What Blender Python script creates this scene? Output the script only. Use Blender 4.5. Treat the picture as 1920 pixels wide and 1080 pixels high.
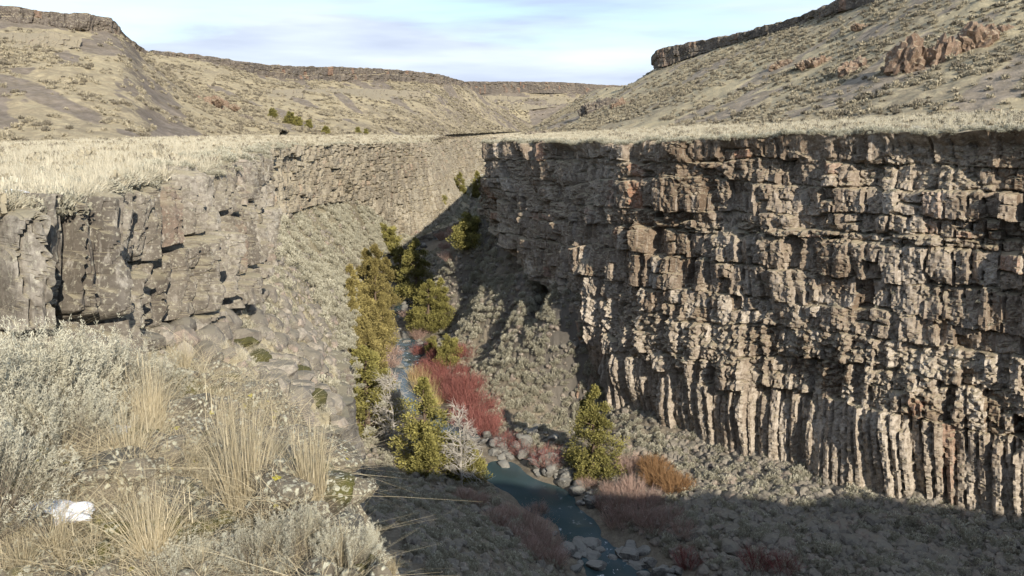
import bpy, math, random
import numpy as np
from mathutils import Vector
R = math.radians
rng = np.random.default_rng(7)
random.seed(7)
for o in list(bpy.data.objects): bpy.data.objects.remove(o)
SC = bpy.context.scene
COL = SC.collection

# ------------------------------------------------------------------ camera, sky, sun, exposure
F = 1507.0                       # focal length in photo pixels (1920 wide)
PITCH = R(11.15)
cam_d = bpy.data.cameras.new('camera'); cam = bpy.data.objects.new('camera', cam_d); COL.objects.link(cam)
cam_d.sensor_width = 36; cam_d.lens = 36 * F / 1920; cam_d.clip_start = .05; cam_d.clip_end = 6000
cam.location = (0, 0, 0); cam.rotation_euler = (math.pi / 2 - PITCH, 0, 0)
SC.camera = cam
SUN_EL = R(24); SUN_AZ = math.atan2(.425, -.905)      # behind the viewer, a little to the right
S = Vector((math.sin(SUN_AZ) * math.cos(SUN_EL), math.cos(SUN_AZ) * math.cos(SUN_EL), math.sin(SUN_EL)))
sl = bpy.data.lights.new('sun', 'SUN'); sun = bpy.data.objects.new('sun', sl); COL.objects.link(sun)
sl.energy = 4.0; sl.angle = R(.55); sl.color = (1, .91, .77); sun.rotation_euler = S.to_track_quat('Z', 'Y').to_euler()
W = bpy.data.worlds.new('World'); SC.world = W; W.use_nodes = True
wn, wl = W.node_tree.nodes, W.node_tree.links; wn.clear()
sky = wn.new('ShaderNodeTexSky'); sky.sky_type = 'NISHITA'; sky.sun_disc = False
sky.sun_elevation = SUN_EL; sky.sun_rotation = SUN_AZ; sky.altitude = 900; sky.air_density = 1.0; sky.dust_density = .1; sky.ozone_density = 1.5
bg = wn.new('ShaderNodeBackground'); bg.inputs[1].default_value = .115
wo = wn.new('ShaderNodeOutputWorld'); wl.new(bg.outputs[0], wo.inputs[0])
tc = wn.new('ShaderNodeTexCoord')
mp = wn.new('ShaderNodeMapping'); mp.inputs['Scale'].default_value = (1.0, 1.0, 7.5); wl.new(tc.outputs['Generated'], mp.inputs[0])
cn = wn.new('ShaderNodeTexNoise'); cn.inputs['Scale'].default_value = 1.7; cn.inputs['Detail'].default_value = 7; cn.inputs['Roughness'].default_value = .52; cn.inputs['Distortion'].default_value = .35
wl.new(mp.outputs[0], cn.inputs[0])
cr = wn.new('ShaderNodeValToRGB'); cr.color_ramp.elements[0].position = .37; cr.color_ramp.elements[1].position = .58
wl.new(cn.outputs[0], cr.inputs[0])
cn2 = wn.new('ShaderNodeTexNoise'); cn2.inputs['Scale'].default_value = 2.6; cn2.inputs['Detail'].default_value = 5; wl.new(mp.outputs[0], cn2.inputs[0])
cc = wn.new('ShaderNodeMix'); cc.data_type = 'RGBA'; cc.inputs[6].default_value = (2.9, 3.35, 4.45, 1); cc.inputs[7].default_value = (4.9, 5.5, 6.15, 1)
c2 = wn.new('ShaderNodeMapRange'); c2.inputs[1].default_value = .36; c2.inputs[2].default_value = .62; wl.new(cn2.outputs[0], c2.inputs[0]); wl.new(c2.outputs[0], cc.inputs[0])
cm = wn.new('ShaderNodeMix'); cm.data_type = 'RGBA'; wl.new(cr.outputs[0], cm.inputs[0]); wl.new(sky.outputs[0], cm.inputs[6]); wl.new(cc.outputs[2], cm.inputs[7])
wl.new(cm.outputs[2], bg.inputs[0])
SC.view_settings.view_transform = 'Standard'; SC.view_settings.look = 'None'; SC.view_settings.exposure = .76; SC.view_settings.gamma = 1
SC.cycles.use_adaptive_sampling = True; SC.cycles.adaptive_threshold = .03
SC.cycles.max_bounces = 4; SC.cycles.diffuse_bounces = 3; SC.cycles.glossy_bounces = 2; SC.cycles.transmission_bounces = 2; SC.cycles.transparent_max_bounces = 4
SC.cycles.use_denoising = True

# ------------------------------------------------------------------ helpers
def ray(px, py):
    r = (px - 960) / F; u = -(py - 540) / F
    return np.array([r, math.cos(PITCH) + u * math.sin(PITCH), -math.sin(PITCH) + u * math.cos(PITCH)])
def U(px, py, y): d = ray(px, py); return d * (y / d[1])      # the point y metres ahead that is seen in direction px, py
def Z(px, py, z): d = ray(px, py); return d * (z / d[2])      # the same at height z
def project(P):
    P = np.asarray(P); c, s = math.cos(PITCH), math.sin(PITCH)
    dep = np.maximum(P[..., 1] * c - P[..., 2] * s, 1e-3); up = P[..., 1] * s + P[..., 2] * c
    return 960 + F * P[..., 0] / dep, 540 - F * up / dep, dep
def inview(P, m=.12):
    x, y, d = project(P)
    return (x > -1920 * m) & (x < 1920 * (1 + m)) & (y > -1080 * m) & (y < 1080 * (1 + m)) & (P[..., 1] > .3)

def h01(ix, iy, iz=0, seed=0):
    a = (np.asarray(ix).astype(np.int64) * 374761393 + np.asarray(iy).astype(np.int64) * 668265263 + np.asarray(iz).astype(np.int64) * 2147483647 + seed * 974711) & 0xffffffff
    a = ((a ^ (a >> 13)) * 1274126177) & 0xffffffff
    a = ((a ^ (a >> 15)) * 2246822519) & 0xffffffff
    a = a ^ (a >> 16)
    return (a & 0xffffff) / float(0xffffff)
def vn(x, y, seed=0):
    x = np.asarray(x, float); y = np.asarray(y, float)
    x, y = np.broadcast_arrays(x, y)
    xi = np.floor(x); yi = np.floor(y); fx = x - xi; fy = y - yi
    fx = fx * fx * fx * (fx * (fx * 6 - 15) + 10); fy = fy * fy * fy * (fy * (fy * 6 - 15) + 10)
    a = h01(xi, yi, 0, seed); b = h01(xi + 1, yi, 0, seed); c = h01(xi, yi + 1, 0, seed); d = h01(xi + 1, yi + 1, 0, seed)
    return (a + (b - a) * fx + (c - a) * fy + (a - b - c + d) * fx * fy) * 2 - 1
def fbm(x, y, o=4, seed=0, g=.5):
    t = 0; a = 1; n = 0
    for k in range(o):
        t = t + a * vn(x * 2 ** k + 17.3 * k, y * 2 ** k - 9.1 * k, seed + k); n += a; a *= g
    return t / n
def worley(x, y, seed=0, jit=.9, vec=False):
    ox = oy = 0 * x
    xi = np.floor(x); yi = np.floor(y); f1 = np.full(x.shape, 9.); f2 = np.full(x.shape, 9.); idn = np.zeros(x.shape)
    for i in (-1, 0, 1):
        for j in (-1, 0, 1):
            cx = xi + i; cy = yi + j
            qx = cx + .5 + jit * (h01(cx, cy, 1, seed) - .5); qy = cy + .5 + jit * (h01(cx, cy, 2, seed) - .5)
            d = np.hypot(x - qx, y - qy); hid = h01(cx, cy, 3, seed)
            near = d < f1
            if vec: ox = np.where(near, x - qx, ox); oy = np.where(near, y - qy, oy)
            f2 = np.where(near, f1, np.minimum(f2, d)); idn = np.where(near, hid, idn); f1 = np.where(near, d, f1)
    return (f1, f2, idn, ox, oy) if vec else (f1, f2, idn)
def sstep(a, b, x): t = np.clip((x - a) / (b - a), 0, 1); return t * t * (3 - 2 * t)

def spline(P, t, tk):
    """non-uniform Catmull-Rom through knots P at parameters tk"""
    P = np.asarray(P, float); m = np.zeros_like(P)
    dt = np.diff(tk)[:, None]; sl_ = np.diff(P, axis=0) / dt
    m[1:-1] = (sl_[:-1] * dt[1:] + sl_[1:] * dt[:-1]) / (dt[1:] + dt[:-1]); m[0] = sl_[0]; m[-1] = sl_[-1]
    i = np.clip(np.searchsorted(tk, t, side='right') - 1, 0, len(tk) - 2)
    h = (tk[i + 1] - tk[i])[:, None]; u = ((t - tk[i])[:, None]) / h
    return (2 * u**3 - 3 * u**2 + 1) * P[i] + (u**3 - 2 * u**2 + u) * h * m[i] + (-2 * u**3 + 3 * u**2) * P[i + 1] + (u**3 - u**2) * h * m[i + 1]

def mesh(name, V, Fc, mat=None, attrs=None, smooth=False):
    V = np.ascontiguousarray(V, np.float32); Fc = np.ascontiguousarray(Fc, np.int32); k = Fc.shape[1]
    me = bpy.data.meshes.new(name)
    me.vertices.add(len(V)); me.vertices.foreach_set('co', V.ravel())
    me.loops.add(Fc.size); me.loops.foreach_set('vertex_index', Fc.ravel())
    me.polygons.add(len(Fc)); me.polygons.foreach_set('loop_start', np.arange(0, Fc.size, k, dtype=np.int32))
    me.polygons.foreach_set('use_smooth', np.full(len(Fc), smooth))
    for nm, (dom, arr) in (attrs or {}).items():
        a = me.attributes.new(nm, 'FLOAT', dom); a.data.foreach_set('value', np.ascontiguousarray(arr, np.float32))
    if mat: me.materials.append(mat)
    me.update(calc_edges=True)
    return me
def obj(name, me, parent=None, loc=None, rot=None, scl=None, label=None, cat=None, group=None, kind=None):
    o = bpy.data.objects.new(name, me); COL.objects.link(o)
    if parent: o.parent = parent
    if loc is not None: o.location = [float(v) for v in loc]
    if rot is not None: o.rotation_euler = [float(v) for v in rot]
    if scl is not None: o.scale = (scl,) * 3 if np.isscalar(scl) else [float(v) for v in scl]
    if label: o['label'] = label
    if cat: o['category'] = cat
    if group: o['group'] = group
    if kind: o['kind'] = kind
    return o
def gfaces(nu, nv):
    i = np.arange(nu - 1)[:, None] * nv + np.arange(nv - 1)[None, :]
    return np.stack([i, i + nv, i + nv + 1, i + 1], -1).reshape(-1, 4)

# ------------------------------------------------------------------ materials
def nmat(name):
    m = bpy.data.materials.new(name); m.use_nodes = True; n, l = m.node_tree.nodes, m.node_tree.links
    return m, n, l, n['Principled BSDF']
def mixc(n, l, fac, a, b, mode='MIX'):
    x = n.new('ShaderNodeMix'); x.data_type = 'RGBA'; x.blend_type = mode
    for sock, v in ((0, fac), (6, a), (7, b)):
        if hasattr(v, 'is_output'): l.new(v, x.inputs[sock])
        else: x.inputs[sock].default_value = v if sock == 0 else (*v, 1)
    return x.outputs[2]
def noise(n, l, sc, det=4, rough=.55, vec=None, dist=0):
    x = n.new('ShaderNodeTexNoise'); x.inputs['Scale'].default_value = sc; x.inputs['Detail'].default_value = det; x.inputs['Roughness'].default_value = rough; x.inputs['Distortion'].default_value = dist
    if vec: l.new(vec, x.inputs[0])
    return x.outputs[0]
def ramp(n, l, v, a, b, ca=0, cb=1):
    x = n.new('ShaderNodeMapRange'); l.new(v, x.inputs[0])
    for k, q in zip((1, 2, 3, 4), (a, b, ca, cb)): x.inputs[k].default_value = q
    return x.outputs[0]
def geo(n): return n.new('ShaderNodeNewGeometry')
def bump(n, l, p, h, dist, strength=1.0):
    b = n.new('ShaderNodeBump'); b.inputs['Strength'].default_value = strength; b.inputs['Distance'].default_value = dist; l.new(h, b.inputs['Height']); l.new(b.outputs[0], p.inputs['Normal'])
def attr(n, name): a = n.new('ShaderNodeAttribute'); a.attribute_name = name; return a.outputs['Fac']
def coords(n, l, scale=(1, 1, 1)):
    g = geo(n)
    if scale == (1, 1, 1): return g.outputs['Position']
    v = n.new('ShaderNodeVectorMath'); v.operation = 'MULTIPLY'; l.new(g.outputs['Position'], v.inputs[0]); v.inputs[1].default_value = scale
    return v.outputs[0]

def fall(n, l, ang, sq):
    m = n.new('ShaderNodeMapping'); m.vector_type = 'POINT'; m.inputs['Rotation'].default_value = (0, 0, ang); m.inputs['Scale'].default_value = (1, sq, sq); l.new(geo(n).outputs['Position'], m.inputs[0]); return m.outputs[0]
def rock_material(name, dark, mid, light, red, sc=1.0, lichen=.25, bumpd=.06, dust=(.33, .28, .19)):
    m, n, l, p = nmat(name)
    pos = coords(n, l)
    t = attr(n, 'tint')
    c = mixc(n, l, ramp(n, l, t, .0, .55), dark, mid)
    c = mixc(n, l, ramp(n, l, t, .55, .8), c, light)
    c = mixc(n, l, ramp(n, l, t, .86, .98), c, red)
    big = noise(n, l, .11 * sc, 3, vec=pos)
    c = mixc(n, l, ramp(n, l, big, .4, .65, 0, .6), c, light)
    fine = noise(n, l, 2.2 * sc, 5, .72, pos)
    c = mixc(n, l, ramp(n, l, fine, .42, .62, 0, .75), c, tuple(.5 * a for a in mid))
    c = mixc(n, l, ramp(n, l, noise(n, l, 5.5 * sc, 4, .6, pos), .55, .7, 0, lichen * 2), c, (.40, .38, .30))
    streak = noise(n, l, 1.0, 4, .6, coords(n, l, (2.6 * sc, 2.6 * sc, .22 * sc)))
    c = mixc(n, l, ramp(n, l, streak, .56, .70, 0, .55), c, light)
    # dust, litter and dry moss settle on what faces up
    g = geo(n); sx = n.new('ShaderNodeSeparateXYZ'); l.new(g.outputs['Normal'], sx.inputs[0])
    c = mixc(n, l, ramp(n, l, sx.outputs[2], .55, .85, 0, .8), c, dust)
    l.new(c, p.inputs['Base Color']); p.inputs['Roughness'].default_value = .9; p.inputs['Specular IOR Level'].default_value = .2
    bump(n, l, p, fine, bumpd, 1)
    return m
M_cliffR = rock_material('basalt_right', (.115, .08, .055), (.205, .152, .108), (.46, .405, .34), (.27, .135, .08))
M_cliffL = rock_material('basalt_left', (.155, .128, .095), (.255, .215, .16), (.40, .36, .285), (.28, .20, .145), dust=(.38, .33, .225), lichen=.3)
M_cliffN = rock_material('basalt_near_left', (.075, .063, .052), (.165, .142, .115), (.40, .37, .32), (.16, .115, .088), dust=(.29, .255, .175), lichen=.35, sc=2.2, bumpd=.04)
M_hillrock = rock_material('basalt_rimrock', (.085, .075, .07), (.125, .105, .09), (.19, .16, .13), (.20, .12, .085), sc=.5, bumpd=.12)
M_redrock = rock_material('red_outcrop_rock', (.13, .088, .062), (.205, .14, .10), (.27, .195, .145), (.26, .135, .085), sc=.8, bumpd=.15)
M_boulder = rock_material('river_boulder', (.075, .075, .07), (.125, .12, .112), (.21, .198, .178), (.20, .15, .13), sc=1.2, dust=(.26, .25, .22))
M_talusrock = rock_material('talus_rock', (.14, .126, .108), (.225, .20, .17), (.32, .285, .24), (.27, .185, .15), sc=1.2, dust=(.2, .18, .14))

def ground_material(name, cols, rock, sc=1.0, rocky=(.45, .6), bumpd=.08, patch=None):
    m, n, l, p = nmat(name); pos = coords(n, l)
    a, b, c3 = cols
    c = mixc(n, l, ramp(n, l, noise(n, l, .05 * sc, 5, .6, pos), .38, .62), a, b)
    c = mixc(n, l, ramp(n, l, noise(n, l, .9 * sc, 5, .65, pos), .45, .66, 0, .8), c, c3)
    if patch:
        br = n.new('ShaderNodeMath'); br.operation = 'ADD'; l.new(attr(n, 'scree'), br.inputs[0]); l.new(ramp(n, l, noise(n, l, .5, 4, .7, pos), .3, .7, -.3, .3), br.inputs[1])
        c = mixc(n, l, ramp(n, l, br.outputs[0], .3, .75, 0, .8), c, mixc(n, l, ramp(n, l, noise(n, l, .35, 6, .75, pos), .42, .6), patch, tuple(1.9 * v for v in patch)))
    c = mixc(n, l, ramp(n, l, noise(n, l, 4.5 * sc, 5, .7, pos), .5, .72, 0, .55), c, tuple(.45 * v for v in a))
    g = geo(n); sx = n.new('ShaderNodeSeparateXYZ'); l.new(g.outputs['True Normal'], sx.inputs[0])
    c = mixc(n, l, ramp(n, l, sx.outputs[2], rocky[1], rocky[0]), c, rock)
    l.new(c, p.inputs['Base Color']); p.inputs['Roughness'].default_value = .95; p.inputs['Specular IOR Level'].default_value = .1
    bump(n, l, p, noise(n, l, 5 * sc, 4, .7, pos), bumpd, .8)
    return m
CREAM = (.46, .41, .305); SAGE = (.30, .275, .20); BROWN = (.19, .155, .115)
M_bench = ground_material('dry_grass_bench', (CREAM, (.38, .34, .255), (.52, .47, .36)), BROWN, 1.0)
M_hill = ground_material('dry_grass_hillside', ((.385, .325, .21), (.225, .19, .135), (.44, .375, .245)), (.125, .105, .09), .55, (.66, .80), .18, patch=(.115, .097, .085))
M_hillR = ground_material('dry_grass_right_hillside', ((.41, .35, .225), (.25, .212, .148), (.46, .395, .26)), (.13, .11, .09), .55, (.60, .78), .18, patch=(.16, .135, .11))
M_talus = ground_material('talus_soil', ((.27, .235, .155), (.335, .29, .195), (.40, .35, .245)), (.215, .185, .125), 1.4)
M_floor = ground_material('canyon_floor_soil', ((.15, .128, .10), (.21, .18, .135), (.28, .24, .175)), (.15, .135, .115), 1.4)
M_litter = ground_material('rocky_litter', ((.13, .105, .075), (.085, .07, .055), (.20, .17, .125)), (.12, .105, .085), 9, (.3, .6), .02)

def leaf_material(name, a, b, rough=.85, trans=.25, tintname='tint'):
    m, n, l, p = nmat(name)
    c = mixc(n, l, attr(n, tintname), a, b)
    oi = n.new('ShaderNodeObjectInfo')
    c = mixc(n, l, ramp(n, l, oi.outputs['Random'], 0, 1, 0, .3), c, tuple(.55 * v for v in a))
    l.new(c, p.inputs['Base Color']); p.inputs['Roughness'].default_value = rough; p.inputs['Specular IOR Level'].default_value = .15
    if not trans: return m
    tr = n.new('ShaderNodeBsdfTranslucent'); l.new(c, tr.inputs[0])
    mx = n.new('ShaderNodeMixShader'); mx.inputs[0].default_value = trans
    l.new(p.outputs[0], mx.inputs[1]); l.new(tr.outputs[0], mx.inputs[2]); l.new(mx.outputs[0], n['Material Output'].inputs[0])
    return m
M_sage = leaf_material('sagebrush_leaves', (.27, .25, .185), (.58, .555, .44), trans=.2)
M_sagefar = leaf_material('sagebrush_far', (.225, .20, .15), (.43, .38, .275), trans=0)
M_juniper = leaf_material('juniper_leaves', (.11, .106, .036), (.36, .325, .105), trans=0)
M_juniper_gold = leaf_material('golden_juniper_leaves', (.135, .112, .042), (.36, .30, .115), trans=0)
M_willow_red = leaf_material('red_willow_stems', (.18, .052, .047), (.38, .175, .15), trans=0)
M_willow_pink = leaf_material('bare_willow_stems', (.31, .205, .17), (.54, .40, .33), trans=0)
M_willow_rust = leaf_material('rust_willow_stems', (.21, .115, .055), (.36, .22, .11), trans=0)
M_reed = leaf_material('tan_reeds', (.52, .40, .20), (.66, .52, .29))
M_grass = leaf_material('dry_bunchgrass', (.40, .335, .215), (.68, .595, .42))
M_grassfar = leaf_material('dry_grass_far', (.43, .39, .29), (.63, .58, .46), trans=0)
M_deadwood = leaf_material('bleached_deadwood', (.31, .285, .25), (.48, .45, .40), trans=0)
M_bark, n_, l_, p_ = nmat('juniper_bark'); p_.inputs['Base Color'].default_value = (.12, .085, .06, 1); p_.inputs['Roughness'].default_value = .95
M_twig, n_, l_, p_ = nmat('sage_wood'); p_.inputs['Base Color'].default_value = (.16, .135, .105, 1); p_.inputs['Roughness'].default_value = .95
# lichen-crusted rock near the viewer
def lichen_material(name, base, dark, cover=.5):
    m, n, l, p = nmat(name); tcn = n.new('ShaderNodeNewGeometry'); pos = tcn.outputs['Position']
    c = mixc(n, l, ramp(n, l, noise(n, l, 3, 6, .6, pos), .35, .65), dark, base)
    c = mixc(n, l, ramp(n, l, noise(n, l, 2.2, 4, .6, pos), .56, .68), c, (.10, .095, .03))          # moss
    v = n.new('ShaderNodeTexVoronoi'); v.inputs['Scale'].default_value = 42; v.inputs['Randomness'].default_value = 1
    wv = n.new('ShaderNodeVectorMath'); wv.operation = 'ADD'; l.new(pos, wv.inputs[0])
    nz = n.new('ShaderNodeTexNoise'); nz.inputs['Scale'].default_value = 30; sc_ = n.new('ShaderNodeVectorMath'); sc_.operation = 'SCALE'; sc_.inputs['Scale'].default_value = .05; l.new(nz.outputs['Color'], sc_.inputs[0]); l.new(pos, nz.inputs[0]); l.new(sc_.outputs[0], wv.inputs[1])
    l.new(wv.outputs[0], v.inputs[0])
    sp = n.new('ShaderNodeSeparateColor'); l.new(v.outputs['Color'], sp.inputs[0])
    near_ = ramp(n, l, v.outputs['Distance'], .55, .35)
    isl = ramp(n, l, sp.outputs[0], 1 - cover, 1 - cover + .04)
    a = n.new('ShaderNodeMath'); a.operation = 'MULTIPLY'; l.new(near_, a.inputs[0]); l.new(isl, a.inputs[1])
    c = mixc(n, l, a.outputs[0], c, (.43, .42, .33))
    c = mixc(n, l, ramp(n, l, noise(n, l, 38, 4, .6, pos), .56, .62, 0, .8), c, (.36, .35, .26))
    yl = ramp(n, l, noise(n, l, 11, 3, .5, pos), .69, .72)
    c = mixc(n, l, yl, c, (.40, .35, .06))
    l.new(c, p.inputs['Base Color']); p.inputs['Roughness'].default_value = .95; p.inputs['Specular IOR Level'].default_value = .1
    bump(n, l, p, noise(n, l, 24, 8, .7, pos), .012, 1)
    return m
M_lichen = lichen_material('lichen_rock', (.20, .175, .135), (.085, .073, .056), .42)
M_lichen_dark = lichen_material('dark_lichen_rock', (.12, .115, .10), (.05, .048, .042), .25)
M_snow, n_, l_, p_ = nmat('snow'); p_.inputs['Base Color'].default_value = (.80, .82, .86, 1); p_.inputs['Roughness'].default_value = .6; p_.inputs['Subsurface Weight'].default_value = .2; p_.inputs['Subsurface Radius'].default_value = (.02, .03, .04)
bump(n_, l_, p_, noise(n_, l_, 60, 4, .6, coords(n_, l_)), .004)
def water_material():
    m, n, l, p = nmat('river_water'); pos = coords(n, l)
    c = mixc(n, l, ramp(n, l, noise(n, l, .12, 3, .5, pos), .4, .6), (.040, .068, .070), (.07, .105, .12))
    foam = ramp(n, l, noise(n, l, 1.6, 6, .7, coords(n, l, (1, .6, 1))), .60, .68)
    fm = n.new('ShaderNodeMath'); fm.operation = 'MULTIPLY'; l.new(foam, fm.inputs[0]); l.new(attr(n, 'rapid'), fm.inputs[1])
    c = mixc(n, l, fm.outputs[0], c, (.7, .75, .8)); l.new(c, p.inputs['Base Color'])
    l.new(ramp(n, l, fm.outputs[0], 0, 1, .07, .7), p.inputs['Roughness']); p.inputs['IOR'].default_value = 1.33; p.inputs['Specular IOR Level'].default_value = .6
    h = noise(n, l, 2.4, 5, .6, pos)
    bump(n, l, p, h, .04, .4)
    return m
M_water = water_material()

# ------------------------------------------------------------------ lofted strips of rock: walls with tiers of columns and blocks
def stations(lines, N):
    """resample several knot lines to N common stations, even in angle as seen from the viewpoint"""
    L = [np.asarray(a, float) for a in lines]
    mid = sum(L) / len(L); tk = np.r_[0, np.cumsum(np.linalg.norm(np.diff(mid, axis=0), axis=1))]
    t = np.linspace(0, tk[-1], 6000); m = spline(mid, t, tk)
    seg = np.linalg.norm(np.diff(m, axis=0), axis=1); mc = .5 * (m[1:] + m[:-1])
    w = seg / np.maximum(np.linalg.norm(mc, axis=1), 5); w *= np.where(inview(mc, .06), 1, .16)
    cw = np.r_[0, np.cumsum(w)]; tt = np.interp(np.linspace(0, cw[-1], N), cw, t)
    return [spline(a, tt, tk) for a in L], tt

def wall_relief(s, h, tiers, seed, rough=1.0, entab=None, big=1.0, crk=1.0, colon=99, fac=1.0, cw=.10, rubk=1.0, fh=.45, sec=.07, gate=-.5, wp=1.0, ft=1.0):
    """outward relief of a jointed basalt wall at s metres along, h metres below the rim; returns relief, block id, tint"""
    B = np.array([q[0] for q in tiers]); nk = len(tiers)
    k = np.zeros(s.shape, int); bl = []
    for i in range(nk + 1):
        b0 = (B[i] if i < nk else 90.)
        bl.append(b0 + (0 if i in (0, nk) else .6 * vn(s / 9., 3.1 * i, seed + 1) + 1.3 * vn(s / 30., .55 * i, seed + 2) + .16 * vn(s / 1.6, 2.3 * i, seed + 3)))
    for i in range(1, nk): k = np.where(h > bl[i], i, k)
    top = np.choose(k, bl[:-1]) if nk <= 31 else None; bot = np.choose(k, bl[1:])
    wd = np.array([q[1] for q in tiers])[k]; amp = np.array([q[2] for q in tiers])[k]; sub = np.array([q[3] for q in tiers])[k]
    hh = np.clip((h - top) / np.maximum(bot - top, .3), 0, 1)
    wpk = wp * (1 - .65 * (k == colon))
    ss = s + wpk * .16 * vn(s / .9, h / 1.1, seed + 5) + wpk * .35 * vn(s / 4., h / 6., seed + 6) + .06 * vn(s / .3, h / .35, seed + 7)
    q = ss / wd + .6 * vn(ss / wd * .45, k * 7.7, seed + 8) + h01(k, 5, 0, seed)
    i = np.floor(q); u = (q - i) * 2 - 1
    ns = 1 + np.floor(h01(i, k, 11, seed) * sub)
    hs = hh * ns + .12 * vn(ss / .8, k * 3.3 + i, seed + 9); j = np.clip(np.floor(hs), 0, ns - 1); fj = np.clip(hs - j, 0, 1)
    cid = i * 64 + k * 4 + j
    r1 = h01(cid, 1, 0, seed); r2 = h01(cid, 2, 0, seed); r3 = h01(cid, 3, 0, seed); r4 = h01(cid, 4, 0, seed); r5 = h01(cid, 6, 0, seed)
    off = (r1 - .5) * 2 * amp; off = np.where(r2 < .13, off - 1.1 * amp - .25, off)
    f = ft * (r3 - .5) * 1.1 * wd * .5 * u + (r4 - .5) * .55 * (fj - .5)
    cl = (k == colon) * 1.0
    side = wd * (.38 - .33 * cl + (1.5 - .3 * cl) * (1 - np.abs(u)) * (0.75 + .5 * r5))                # two flanks of a column
    f = np.minimum(f + .55 * wd, side)
    e = np.minimum(fj, 1 - fj) * np.maximum(bot - top, .3) / ns
    f = np.minimum(f, .36 * wd + 3.2 * e + .05)                                    # broken top and foot
    crack = np.exp(-((1 - np.abs(u)) * wd / cw) ** 2) + .8 * np.exp(-(e / .09) ** 2)
    f = f - crk * .34 * crack * sstep(gate, gate + .7, vn(s / 3., h / 3., seed + 10))
    d = off + f
    q2 = ss / (wd * .40) + .8 * vn(ss / wd, h / 3. + k * 3.3, seed + 12); i2 = np.floor(q2); u2 = np.abs(q2 - i2 - .5) * 2
    d = d + sec * (2.2 * (h01(i2, k, 13, seed) - .5) - 1.5 * sstep(.80, 1, u2) + 1.2 * (h01(i2, k, 14, seed) - .5) * (q2 - i2 - .5))
    d = d + big * 2.1 * fbm(s / 15., h / 12., 3, seed + 20) + big * 1.2 * fbm(s / 5., h / 10., 3, seed + 21)       # buttresses and alcoves
    d = d + .45 * vn(s / 4.5, k * 5.1, seed + 22) + .35 * (h01(k, 9, 0, seed) - .5)
    # rotten, rubbly patches
    f1, f2, wid = worley(s * 1.7 + .4 * vn(s, h, seed + 30), h * 1.9 + .4 * vn(h, s, seed + 31), seed + 32)
    rub = sstep(.12, .42, fbm(s / 7., h / 3.2, 3, seed + 33))
    if entab is not None: rub = np.maximum(rub, entab)
    rub = rubk * rub * (1 - .93 * cl)
    d = d * (1 - .0 * rub) + rub * ((.42 - f1) * .62 + .28 * (wid - .5)) - .4 * rub * np.clip(f, 0, 1)
    for sc, am, sd in ((1.25, .30, 35), (3.1, .13, 36)):                          # splintered facets
        w1, w2, wi_, ox, oy = worley(s * sc + .25 * vn(s * 2, h * 2, seed + sd), h * sc * fh, seed + sd, .95, True)
        d = d + fac * am * (1 - .6 * cl) * ((wi_ - .5) * .8 + (h01(np.floor(wi_ * 9999), 1, 0, sd) - .5) * 2.2 * ox + (h01(np.floor(wi_ * 9999), 2, 0, sd) - .5) * 1.6 * oy) - .10 * (am / .3) * (w2 - w1 < .05)
    d = d + rough * (.10 * fbm(s * 1.4, h * 1.1, 3, seed + 40) + .06 * fbm(s * 5., h * 4., 2, seed + 41))
    tint = np.clip(.5 * r5 + .28 * h01(i, k, 3, seed + 1) + .22 * (fbm(s / 6., h / 5., 2, seed + 50) + .5), 0, 1)
    tint = np.clip(tint + (.33 * sstep(10, 18, h) - .20) * (h > -1), 0, 1)
    tint = np.where(cl > 0, .45 + .38 * tint, tint)
    tint = np.where(h01(cid, 8, 0, seed) > .93 + .05 * sstep(10, 16, h), .97, np.minimum(tint, .84))
    return d, cid, tint

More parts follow.
